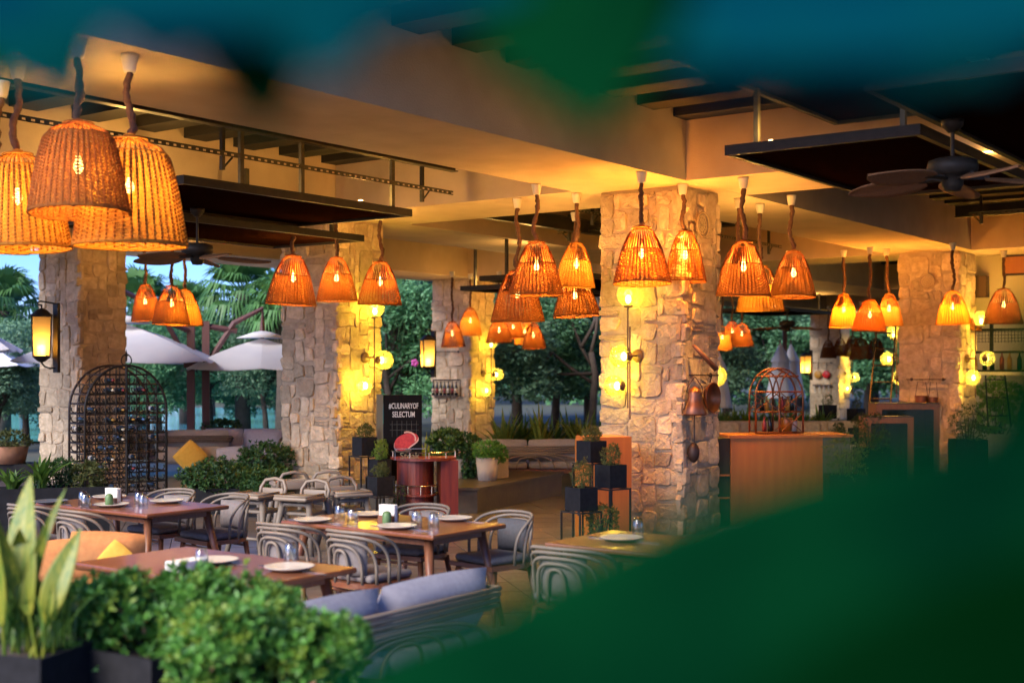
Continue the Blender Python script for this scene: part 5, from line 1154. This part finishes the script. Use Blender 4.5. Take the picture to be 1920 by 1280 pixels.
# herbs in the cubes
for i, (c, s, pl) in enumerate(CUBES):
    h = (.16, .22, .16, .15, .20, .26, .2, .2, .25, .25)[i]; wx = s*.42
    nm = pl.replace('black cube planter', ''); lb = ('wispy herb in the black cube' if i % 3 else 'fine-leaved herb in the black cube')+nm
    t = thing('potted_herb', lb, 'herb', c.location+Vector((0, 0, s*.86)), 0, 'herbs in black cubes'); put('foliage', shrub_mesh('foliage', [((0, 0, h*.55), (wx, wx, h*.55)), ((.03, 0, h*.8), (wx*.6, wx*.6, h*.4))], 260, 5, .030, .22, M['herb' if i != 1 else 'leafy']), t); twigs(t, [((0, 0, h*.6), (wx, wx, h*.5))], (0, 0, 0), 12, .003, 'herb')
b = at(1128, 975, 13.1); shrub('wispy olive bush growing under the plant stand at the main pillar', b, [((0, 0, 0), (.17, .15, .17))], 300, 5, .04, .2, 'herb', 'feathery bushes')
b = at(745, 935, 15.3); shrub('wispy olive bush on the ground between stand and cart', b, [((0, 0, 0), (.10, .1, .16))], 160, 5, .03, .25, 'herb', 'feathery bushes')
# herbs seen above the leaf at the counter
for x, y, Y, lb in ((1634, 806, 17.6, 'olive herb bush before the glass display boxes'), (1585, 850, 15.0, 'olive herb bush at the end of the orange counter'), (1815, 790, 17.5, 'olive herb bush at the foot of the orange pillar')):
    b = at(x, y, Y); shrub(lb, b, [((0, 0, 0), (.22, .2, .22)), ((.03, 0, -.2), (.2, .2, .2))], 360, 5, .045, .2, 'herb', 'olive herb bushes'); b2 = b.copy(); b2.z = 0; trough('black planter holding the %s' % ' '.join(lb.split()[:9]), b2-Vector((.22, 0, 0)), b2+Vector((.22, 0, 0)), 0, b.z-.24, .3, False)
# pale pots on the platform
def pot(lb, p, r0, r1, h, mt='whitepot', group='pale tapered pots'):
    t = thing('plant_pot', lb, 'plant pot', p, 0, group); m = MB(); m.lathe([(0, 0), (r0, 0), (r1, h), (r1-.02, h), (r1-.03, h-.05), (0, h-.05)], 28); m.build('pot_body', M[mt], t, True); m = MB(); m.lathe([(r1-.035, h-.06), (0, h-.045)], 20); m.build('soil', M['soil'], t); return t
p = at(914, 906, 18.0); pot('pale tapered pot on the dark platform, in front of the taupe sofa', p, .125, .165, .37); shrub('light green fern-like plant in the pale pot by the sofa', p+Vector((0, 0, .45)), [((0, 0, 0), (.20, .2, .12)), ((.15, 0, -.04), (.12, .12, .1))], 300, 6, .06, .25, 'leaf', 'plants in the pale pots')
p = at(852, 907, 18.4); pot('pale tapered pot half hidden by the mahogany cart', p, .16, .20, .37); shrub('dark spreading plant in the pale pot behind the cart', p+Vector((0, 0, .55)), [((0, 0, 0), (.34, .3, .2)), ((-.1, 0, .08), (.22, .2, .14)), ((.2, -.1, -.25), (.10, .1, .25))], 560, 7, .07, .4, 'leafd', 'plants in the pale pots')
strap('young strap-leaved plant between the meat board and the far pillar', Vector((at(797, 0, 19).x, 19, .1)), 16, .85, .07, 'blade', .3, 8)
# hedge bed beyond the long taupe sofa
tp = strap_mesh('leaf_blade', 30, .85, .085, M['bladed'], .65, 21); tp2 = strap_mesh('leaf_blade', 26, .95, .09, M['blade'], .5, 22)
bedwords = ('first beyond the far pillar', 'second beyond the far pillar', 'third, the darkest, beyond the far pillar', 'in the middle of the bed beyond the sofa', 'fifth along the bed beyond the sofa', 'sixth along the bed, near the orange locker', 'above the orange locker', 'touching the main pillar')
for i, x in enumerate((945, 968, 990, 1015, 1040, 1066, 1090, 1116)):
    Y = 24.5+.4*(i % 3); p = Vector((at(x, 0, Y).x, Y, .05)); t = thing('strap_leaf_plant', 'lush strap-leaved plant '+bedwords[i], 'plant', p, i*1.3, 'strap-leaved plants beyond the sofa'); o = put('leaf_blade', tp if i % 3 else tp2, t); o.scale = (1, 1, 1.1+.12*(i % 2)); o2 = put('leaf_blade', tp if i % 2 else tp2, t); o2.rotation_euler = (0, 0, 2); o2.scale = (1.1, 1.1, .9)
m = MB(); m.span((.3, 24.1, -.05), (3.6, 25.6, .06)); o = m.build('planting_bed', M['soil']); o['kind'] = 'structure'
gw2 = ('beside the main pillar, low', 'beside the main pillar, taller', 'in the gap before the closed parasols', 'under the first closed parasol', 'behind the rattan shelf', 'behind the rattan shelf, towards the lantern', 'under the small lantern', 'at the foot of the grey pillar')
for i, x in enumerate((1352, 1375, 1398, 1420, 1448, 1478, 1506, 1540)):
    Y = 29+.6*(i % 3); p = Vector((at(x, 0, Y).x, Y, .25)); t = thing('strap_leaf_plant', 'dark strap-leaved plant '+gw2[i], 'plant', p, i*1.7, 'dark plants beyond the counter'); o = put('leaf_blade', tp, t); o.scale = (.9, .9, .95); o2 = put('leaf_blade', tp, t); o2.rotation_euler = (0, 0, 1.6); o2.scale = (.8, .8, .7)
lw = thing('stone_wall', 'low stone planter wall behind the rattan shelf', 'wall', at(1345, 800, 28.2)*1, 0); lw.location.z = 0; zc_ = at(0, 790, 28.2).z
m = MB(); m.span((0, .04, 0), (3.4, .4, zc_)); m.build('mortar_core', M['mortar'], lw); r = random.Random(8)
for (a, b, w_, h_) in pack(3.4, zc_, .16, r):
    vs, fs = stone_mesh(w_-.03, h_-.03, .04, r.random()); mm = MB(); mm.add([(x, -z, y) for x, y, z in vs], fs); mm.build('stone', M['stone'], lw, True, (a+w_/2, .04, b+h_/2))
# terracotta pots at the far edge
p = at(20, 862, 22); p.z = 0; m = MB()
t = thing('planter_box', 'dark low planter box at the picture edge under a terracotta pot', 'planter', (p.x-.3, p.y+.3, 0), 0); m.span((-1.2, -.3, 0), (1.2, .3, at(0, 870, 22).z)); m.build('box_body', M['black'], t)
q = Vector((p.x-.1, p.y+.2, at(0, 870, 22).z)); pot('terracotta bowl with a low bush at the picture edge', q, .26, .32, .30, 'terra', 'terracotta bowls'); shrub('low olive bush in the terracotta bowl', q+Vector((0, 0, .38)), [((0, 0, 0), (.34, .3, .17))], 320, 6, .06, .3, 'herb', 'bushes in terracotta bowls')
q = Vector((at(415, 0, 27).x, 27, at(0, 842, 27).z)); pot('terracotta pot behind the second parasol post', Vector((q.x, q.y, 0)), .26, .36, max(.3, q.z+.1), 'terra', 'terracotta bowls'); shrub('dark bush in the terracotta pot behind the parasol posts', q+Vector((0, 0, .35)), [((0, 0, 0), (.42, .4, .26))], 420, 7, .08, .4, 'leafd', 'bushes in terracotta bowls')
# ================================================================ parasols
def parasol(lb, apex, ze, hw, rot, post=None, valance=.0):
    t = thing('parasol', lb, 'parasol', apex, rot, 'large pale cantilever parasols'); dz = ze-apex.z; m = MB(); ds = [(hw*math.cos(2*PI*i/8+PI/8)*1.0, hw*math.sin(2*PI*i/8+PI/8)) for i in range(8)]; ds = [(hw, -hw), (hw, 0), (hw, hw), (0, hw), (-hw, hw), (-hw, 0), (-hw, -hw), (0, -hw)]
    for i in range(8):
        a, b = ds[i], ds[(i+1) % 8]; m = MB(); vs = [(0, 0, 0)]; n = 5; fs = []
        for j in range(1, n+1):
            for k in range(n+1): q = j/n; s = k/n; x = (a[0]*(1-s)+b[0]*s)*q; y = (a[1]*(1-s)+b[1]*s)*q; vs.append((x, y, dz*q**1.0*(1)-.12*math.sin(PI*s)*q*.35+.10*math.sin(PI*q)*.6))
        for k in range(n): fs.append((0, 1+k, 2+k))
        for j in range(n-1):
            for k in range(n): a0 = 1+j*(n+1)+k; fs.append((a0, a0+n+1, a0+n+2, a0+1))
        o = len(vs); vs += [(x, y, z-.012) for x, y, z in vs]; fs += [tuple(i_+o for i_ in reversed(f)) for f in fs[:]]; m.add(vs, fs); m.build('canopy_panel', M['canvas'], t, True)
        m = MB(); m.tube([(0, 0, -.45), (a[0]*.5, a[1]*.5, dz*.5-.02)], .014, 5); m.tube([(0, 0, -.10), (a[0]*.98, a[1]*.98, dz*.98-.03)], .014, 5); m.build('rib', M['maroon'], t)
    m = MB(); m.lathe([(0, .16), (.18, .13), (.55, .0), (.5, -.0)], 16); m.build('vent_cap', M['canvas'], t, True)
    m = MB(); m.tube([(0, 0, .2), (0, 0, -.5)], .04, 8); m.build('hub', M['maroon'], t)
    if post:
        q = Matrix.Rotation(-rot, 3, 'Z') @ (post-apex); pz = apex.z; m = MB(); m.box((q.x, q.y, (post.z-pz)/2-pz/2-.0), (.15, .15, post.z)); m.build('post', M['maroon'], t)
        m = MB(); m.tube([(q.x, q.y, post.z-pz-.1), (q.x*.45, q.y*.45, .15), ], .06, 4); m.tube([(q.x, q.y, -pz+1.95), (q.x*.5, q.y*.5, .32), (0, 0, .62), (0, 0, .15)], .06, 4); m.build('arm', M['maroon'], t)
        m = MB(); m.box((q.x, q.y, -pz+2.0), (.26, .26, .18)); m.build('crank_box', M['maroon'], t)
        m = MB(); m.box((q.x, q.y, -pz+.06), (.9, .9, .12)); m.build('base', M['platform'], t)
Yp = 25.0
parasol('parasol sloping down from the lantern pillar, its post in the garden', at(232, 606, Yp), at(0, 677, Yp).z, 1.72, R(8), Vector((at(358, 0, 26.2).x, 26.2, at(0, 612, 26.2).z)))
parasol('parasol with dark ribs half hidden by the cart pillar', at(492, 634, 27), at(0, 690, 27).z, 1.45, R(10), Vector((at(386, 0, 26.8).x, 26.8, at(0, 602, 26.8).z)))
parasol('parasol corner with a hanging valance at the picture edge', at(-75, 608, 22.5), at(0, 655, 22.5).z, .93, R(14), Vector((at(-160, 0, 23.4).x, 23.4, 2.7)))
parasol('low white parasol further off behind the lantern', at(-40, 640, 30), at(0, 684, 30).z, 1.3, R(4), Vector((at(-130, 0, 31).x, 31, 2.6)))
def closed(lb, p, h, rad):
    t = thing('closed_parasol', lb, 'parasol', p, 0, 'closed white parasols'); m = MB(); n = 28; vs = []; fs = []; pr = [(.03, h), (.12, h*.97), (.62, h*.78), (.66, h*.765), (.55, h*.76), (.75, h*.55), (.95, h*.36), (1.0, h*.33), (.9, h*.325)]
    for r_, z in pr:
        for j in range(n): q = rad*r_*(1+.16*(j % 2)*(r_ > .2)+.08*math.sin(j*1.7)); vs.append((q*math.cos(2*PI*j/n), q*math.sin(2*PI*j/n), z))
    for i in range(len(pr)-1):
        for j in range(n): fs.append((i*n+j, (i+1)*n+j, (i+1)*n+(j+1) % n, i*n+(j+1) % n))
    m.add(vs, fs); m.build('folded_canvas', M['canvas'], t, True); m = MB(); m.tube([(0, 0, 0), (0, 0, h+.1)], .03, 8); m.build('pole', M['maroon'], t); m = MB(); m.box((0, 0, .04), (.6, .6, .08)); m.build('base', M['platform'], t)
for x, yt, Y, rad, lb in ((1463, 642, 43, .42, 'closed white parasol behind the rattan shelf, nearest the lamps'), (1483, 643, 45, .40, 'closed white parasol touching its pair beside the small lantern'), (1346, 655, 36, .33, 'closed pinkish parasol at the edge of the main pillar')):
    closed(lb, Vector((at(x, 0, Y).x, Y, 0)), at(0, yt, Y).z, rad)
m = MB(); m.box((0, 0, 1.6), (.13, .13, 3.2)); o = m.build('parasol_post', M['maroon'], None, loc=Vector((at(1476, 0, 44).x, 44.4, 0))); tag(o, 'dark post rising between the two closed white parasols', 'post')
# ================================================================ garden: trees
def crown(name, n, blobs, size, mt, seed, droop=0.):
    Ps = []; tot = sum(r[0]*r[2] for c, r in blobs)
    for c, r in blobs:
        k = int(n*r[0]*r[2]/tot); C, A = blob_surface(k, c, r, .4, .35); Ps.append((C, unit(A*.6+rnd(k)*.9+np.array([0, 0, -droop])), rnd(k), size*rng.uniform(.5, 1.4, k), size*.5*rng.uniform(.6, 1.3, k)))
    return leaves_mesh(name, *[np.concatenate(x) for x in zip(*Ps)], mt)
def limbs(trunk_h, r0, blobs, seed):
    r = random.Random(seed); m = MB(); top = Vector((r.uniform(-.3, .3), r.uniform(-.2, .2), trunk_h)); m.tube([(0, 0, -.1), (top.x*.3, 0, trunk_h*.4), top], [r0, r0*.75, r0*.6], 8)
    for c, rr in blobs:
        e = Vector(c); a = Vector((top.x*.6, top.y*.6, trunk_h*r.uniform(.55, 1))); mid = (a+e)/2+Vector((r.uniform(-.3, .3), r.uniform(-.3, .3), r.uniform(.0, .35))); m.tube([a, mid, e], [r0*.42, r0*.26, r0*.08], 6)
        for q in range(2): f = e+Vector((r.uniform(-1, 1)*rr[0], r.uniform(-1, 1)*rr[1], r.uniform(-.3, .8)*rr[2])); m.tube([mid, (mid+f)/2+Vector((0, 0, .15)), f], [r0*.2, r0*.12, r0*.04], 5)
    return m.mesh('trunk', M['bark'], True)
TV = []
for s in range(4):
    r = random.Random(50+s); bl = []
    for i in range(13): a = r.uniform(0, 6.3); d = r.uniform(.2, 2.0); bl.append(((d*math.cos(a), d*math.sin(a), r.uniform(1.6, 6.0)), (r.uniform(.8, 1.4), r.uniform(.8, 1.4), r.uniform(.55, 1.0))))
    TV.append((crown('crown', 9500, bl, .215, M['tree' if s % 2 else 'pine'], s, .2), limbs(3.0, .17, bl[:8], s)))
def tree(lb, x, Y, v, s, rz=0, sz=1.0, group='dark garden trees'):
    t = thing('garden_tree', lb, 'tree', Vector((at(x, 0, Y).x, Y, -.06)), rz, group); c = put('crown', TV[v][0], t); k = put('trunk', TV[v][1], t); t.scale = (s, s, s*sz)
tw = ('behind the lantern', 'above the picture-edge parasol', 'behind the sloping parasol', 'behind the parasol posts', 'between the posts and the cart pillar', 'over the ribbed parasol', 'behind the meat board', 'behind the far pillar', 'over the taupe sofa', 'with the forked trunk before the main pillar', 'filling the gap beside the main pillar', 'behind the closed parasols', 'above the rattan shelf', 'behind the small fan', 'past the grey pillar', 'behind the ladder')
for i, (x, Y, v, s) in enumerate(((40, 50, 0, .56), (-60, 38, 1, .6), (290, 50, 2, .70), (400, 52, 3, .66), (465, 46, 0, .62), (520, 54, 1, .74), (745, 44, 2, 1.15), (850, 48, 3, 1.2), (970, 44, 0, 1.25), (1105, 47, 1, 1.15), (1365, 58, 2, 1.3), (1425, 62, 0, 1.35), (1500, 66, 3, 1.4), (1560, 62, 1, 1.4), (1640, 60, 2, 1.35), (1700, 60, 0, 1.3))):
    tree('dark tree '+tw[i], x, Y, v, s, i*2.1)
tw2 = ('low tree by the water behind the wine rack', 'low tree by the water behind the posts', 'low tree by the water beside the cart pillar', 'low dense tree behind the lantern pillar', 'low dense tree under the picture-edge parasol', 'low dense tree behind the meat board', 'low dense tree above the sofa cushions', 'low dense tree behind the forked trunk', 'low dense tree beyond the dark plants', 'low dense tree behind the closed parasols', 'low dense tree behind the grey pillar', 'low dense tree seen through the ladder', 'low dense tree past the ladder')
for i, (x, Y, v, s, sz) in enumerate(((300, 36, 3, .58, .9), (395, 38, 1, .6, .85), (500, 37, 2, .58, .9), (50, 33, 0, .62, .8), (-10, 30, 2, .5, .8), (735, 36, 1, .8, .8), (900, 38, 2, .9, .75), (1040, 42, 3, 1.0, .75), (1360, 48, 0, .8, .75), (1450, 58, 1, 1.0, .75), (1560, 57, 2, 1.0, .75), (1625, 54, 3, 1.0, .8), (1690, 54, 1, 1.0, .8))):
    tree(tw2[i], x, Y, v, s, i*1.3+.5, sz, 'low trees in the garden')
# a far mass of woods closing the horizon
ws = []
for i in range(90):
    wx_ = rng.uniform(-60, 75); hi_ = 2.6 if wx_ < -11 else 5.0
    ws.append(((wx_, rng.uniform(68, 90), rng.uniform(.5, hi_)), (rng.uniform(2, 4), 2, rng.uniform(1.4, 2.4))))
o = put('woods', crown('woods', 60000, ws, .55, M['tree'], 9)); o['kind'] = 'stuff'
# big branching trunk before the main pillar
t = thing('branching_tree', 'bare dark trunk with long forked branches before the garden', 'tree', Vector((at(1104, 0, 40).x, 40, -.05))); k = 40/F; m = MB()
def tp_(x, y, dy=0): return Vector(((x-1104)*k, dy, at(0, y, 40).z+.05))
m.tube([tp_(1108, 860), tp_(1112, 760), tp_(1116, 700), tp_(1108, 660)], [.13, .12, .11, .09], 8)
for pts in ([(1112, 690), (1090, 650), (1075, 610), (1066, 575), (1050, 540)], [(1114, 720), (1070, 690), (1035, 660), (1005, 645), (985, 650)], [(1110, 700), (1060, 702), (1000, 690), (960, 668)], [(1108, 662), (1118, 620), (1124, 570), (1110, 520)], [(1090, 650), (1110, 615), (1120, 590)], [(1035, 660), (1010, 690), (990, 705)]):
    m.tube([tp_(x, y, .1*i) for i, (x, y) in enumerate(pts)], [.065-.008*i for i in range(len(pts))], 6)
m.build('trunk', M['bark'], t, True); bl = [((tp_(x, y).x, .5, tp_(x, y).z), (.7, .6, .4)) for x, y in ((1050, 545), (985, 640), (1115, 530), (965, 668), (1080, 590))]; put('crown', crown('crown', 1100, bl, .16, M['pine'], 4), t)
# ---------------------------------------------------------------- palms
def fanleaf(mb, base, d, L, r, droop, nb=21):
    d = Vector(d).normalized(); s = d.cross(Vector((0, 0, 1))).normalized(); n = s.cross(d); tip = Vector(base)+d*L*.5; mb.tube([base, tip], [.02, .012], 4, False)
    for i in range(nb):
        a = R(-85+170*i/(nb-1)); q = d*math.cos(a)+s*math.sin(a); l = L*.62*r.uniform(.85, 1.1)*(.75+.25*math.cos(a)); e = tip+q*l*.62+n*.05; f = tip+q*l+Vector((0, 0, -droop*l*r.uniform(.6, 1.3))); w_ = .028*L; ss = q.cross(n).normalized()*w_
        mb.add([tip, e-ss, e+ss, f], [(0, 1, 2), (1, 3, 2)])
def palm_parts(seed, h, L, nf=34):
    r = random.Random(seed); fr = MB(); sk = MB()
    for i in range(nf):
        a = i*2.4; el = R(80-115*(i/nf)); d = (math.cos(a)*math.cos(el), math.sin(a)*math.cos(el), math.sin(el)); fanleaf(fr, (0, 0, h), d, L*r.uniform(.85, 1.1), r, .25+.35*(i/nf))
    for i in range(22): a = i*2.4+.4; el = R(-62-r.uniform(0, 22)); fanleaf(sk, (0, 0, h-.15-r.uniform(0, .5)), (math.cos(a)*math.cos(el), math.sin(a)*math.cos(el), math.sin(el)), L*r.uniform(.45, .7), r, .7, 11)
    tk = MB(); tk.tube([(0, 0, -.1), (.05, 0, h*.4), (0, 0, h)], [.26, .20, .19], 10); return fr.mesh('frond', M['palm']), sk.mesh('dead_frond', M['dead']), tk.mesh('trunk', M['bark'], True)
def palm(lb, x, yc, Y, L, seed):
    z = at(0, yc, Y).z; a, b, c = palm_parts(seed, z, L); t = thing('fan_palm', lb, 'palm tree', Vector((at(x, 0, Y).x, Y, -.05)), seed, 'fan palms in the garden'); put('frond', a, t); put('dead_frond', b, t); put('trunk', c, t)
palm('fan palm with its crown beside the lantern against the sky', 4, 580, 36, 1.45, 1)
palm('fan palm behind the small lamps beside the lantern pillar', 262, 578, 42, 1.4, 2)
palm('fan palm in the middle of the sky gap above the parasols', 350, 590, 44, 1.4, 3)
palm('large fan palm with a pale hanging skirt under the fan blade', 456, 548, 38, 1.5, 4)
palm('fan palm half covered by the cart pillar and its lamps', 532, 575, 36, 1.2, 5)
palm('fan palm with a long skirt between the two far pillars', 760, 545, 37, 1.9, 6)
# tall thin shrubs of the garden edge in front of the woods
t = thing('flower', 'bright pink flower in the garden between the two pillars', 'flower', at(778, 680, 30)); m = MB()
for i in range(5): a = 2*PI*i/5; m.ball((.05*math.cos(a), 0, .05*math.sin(a)), .045, 8, 6, (1, .5, 1))
m.build('petal', mat('pink_petal', (.6, .10, .42), .7), t, True); m = MB(); m.tube([(0, 0, 0), (0, .1, -.6), (0, .1, -at(778, 680, 30).z)], .008, 4); m.build('stem', M['leafd'], t)
# water beyond the trees
m = MB(); m.add([(-24, 33.5, .0), (-4.6, 33.5, .0), (-4, 62, .0), (-30, 62, .0)], [(0, 1, 2, 3)]); o = m.build('pool_water', M['water']); o['kind'] = 'structure'
# ================================================================ the plant right at the camera
t = thing('broad_leaf_plant', 'huge out-of-focus dark green leaf covering the lower corner', 'plant', at(1900, 1500, .50), 0, 'blurred leaves close to the camera'); b0 = t.location.copy()
def near(px0, py0, px1, py1, Y, wpx, mt, bend=.1, side=(1, 0, .2), Y1=None, fold=.06):
    a = at(px0, py0, Y)-b0; b = at(px1, py1, Y1 or Y)-b0; bigleaf(t, a, b-a, (b-a).length, wpx/F*Y, mt, bend, 18, side, fold, .0006)
near(330, 1800, 2500, 800, .42, 850, 'big', .0, (.42, .0, .91))
near(1945, 1500, 1955, 500, .45, 290, 'big_shade', .03, (1, 0, .1))
near(470, 1510, 1260, 1110, .50, 330, 'big', .04, (.45, .0, .89))
near(1150, 1830, 2400, 1010, .38, 700, 'big_shade', .0, (.5, 0, .86))
m = MB(); m.tube([at(2160, 1000, .50)-b0, at(2200, 1400, .55)-b0, at(2150, 2400, .6)-b0], .004, 6); m.build('stem', M['big'], t)
t = thing('overhanging_branch', 'blurred dark leaves with painted-in sky sheen hanging across the top of the picture', 'branch', at(1000, -200, .60), 0, 'blurred leaves close to the camera'); b0 = t.location.copy()
near(-80, -300, 150, 205, .52, 360, 'big_sky', .05, (1, 0, .2))
near(400, -320, 500, 245, .50, 330, 'big', -.05, (1, 0, .0))
near(-300, -30, 900, -60, .46, 270, 'big_sky', .02, (0, .15, 1))
near(330, -330, 310, 125, .48, 520, 'big_sky', .05, (1, 0, -.2))
near(0, -70, 1000, -20, .46, 290, 'big_sky', .02, (0, .15, 1))
near(620, -380, 610, 150, .46, 440, 'big_sky', .05, (1, 0, -.1))
near(700, -400, 680, 90, .50, 400, 'big_sky', .05, (1, 0, -.2))
near(2300, -80, 880, 55, .46, 330, 'big_sky', .02, (.0, .2, 1))
near(1000, -420, 1120, 250, .46, 560, 'big', .05, (1, 0, -.25))
near(1480, -420, 1330, 225, .50, 640, 'big_sky', .05, (1, 0, .15))
near(2200, -200, 1450, 215, .52, 330, 'big_sky', -.05, (.6, 0, .8))
near(-150, -300, 20, 170, .56, 300, 'big', .05, (1, 0, .2))
near(1900, -330, 1840, 170, .52, 420, 'big_sky', .05, (1, 0, .1))
m = MB(); m.tube([at(-400, -330, .64)-b0, at(600, -340, .62)-b0, at(1500, -400, .6)-b0, at(2400, -330, .62)-b0], .004, 6); m.build('stem', M['bark'], t)

b = at(1872, 735, 26.0); shrub('lit green plant on the floor beyond the bottle shelves', b, [((0, 0, 0), (.42, .3, .30)), ((.3, 0, -.3), (.4, .3, .3)), ((-.1, 0, -.5), (.4, .3, .35))], 600, 7, .08, .35, 'leafy', 'plants beyond the bottle shelves')
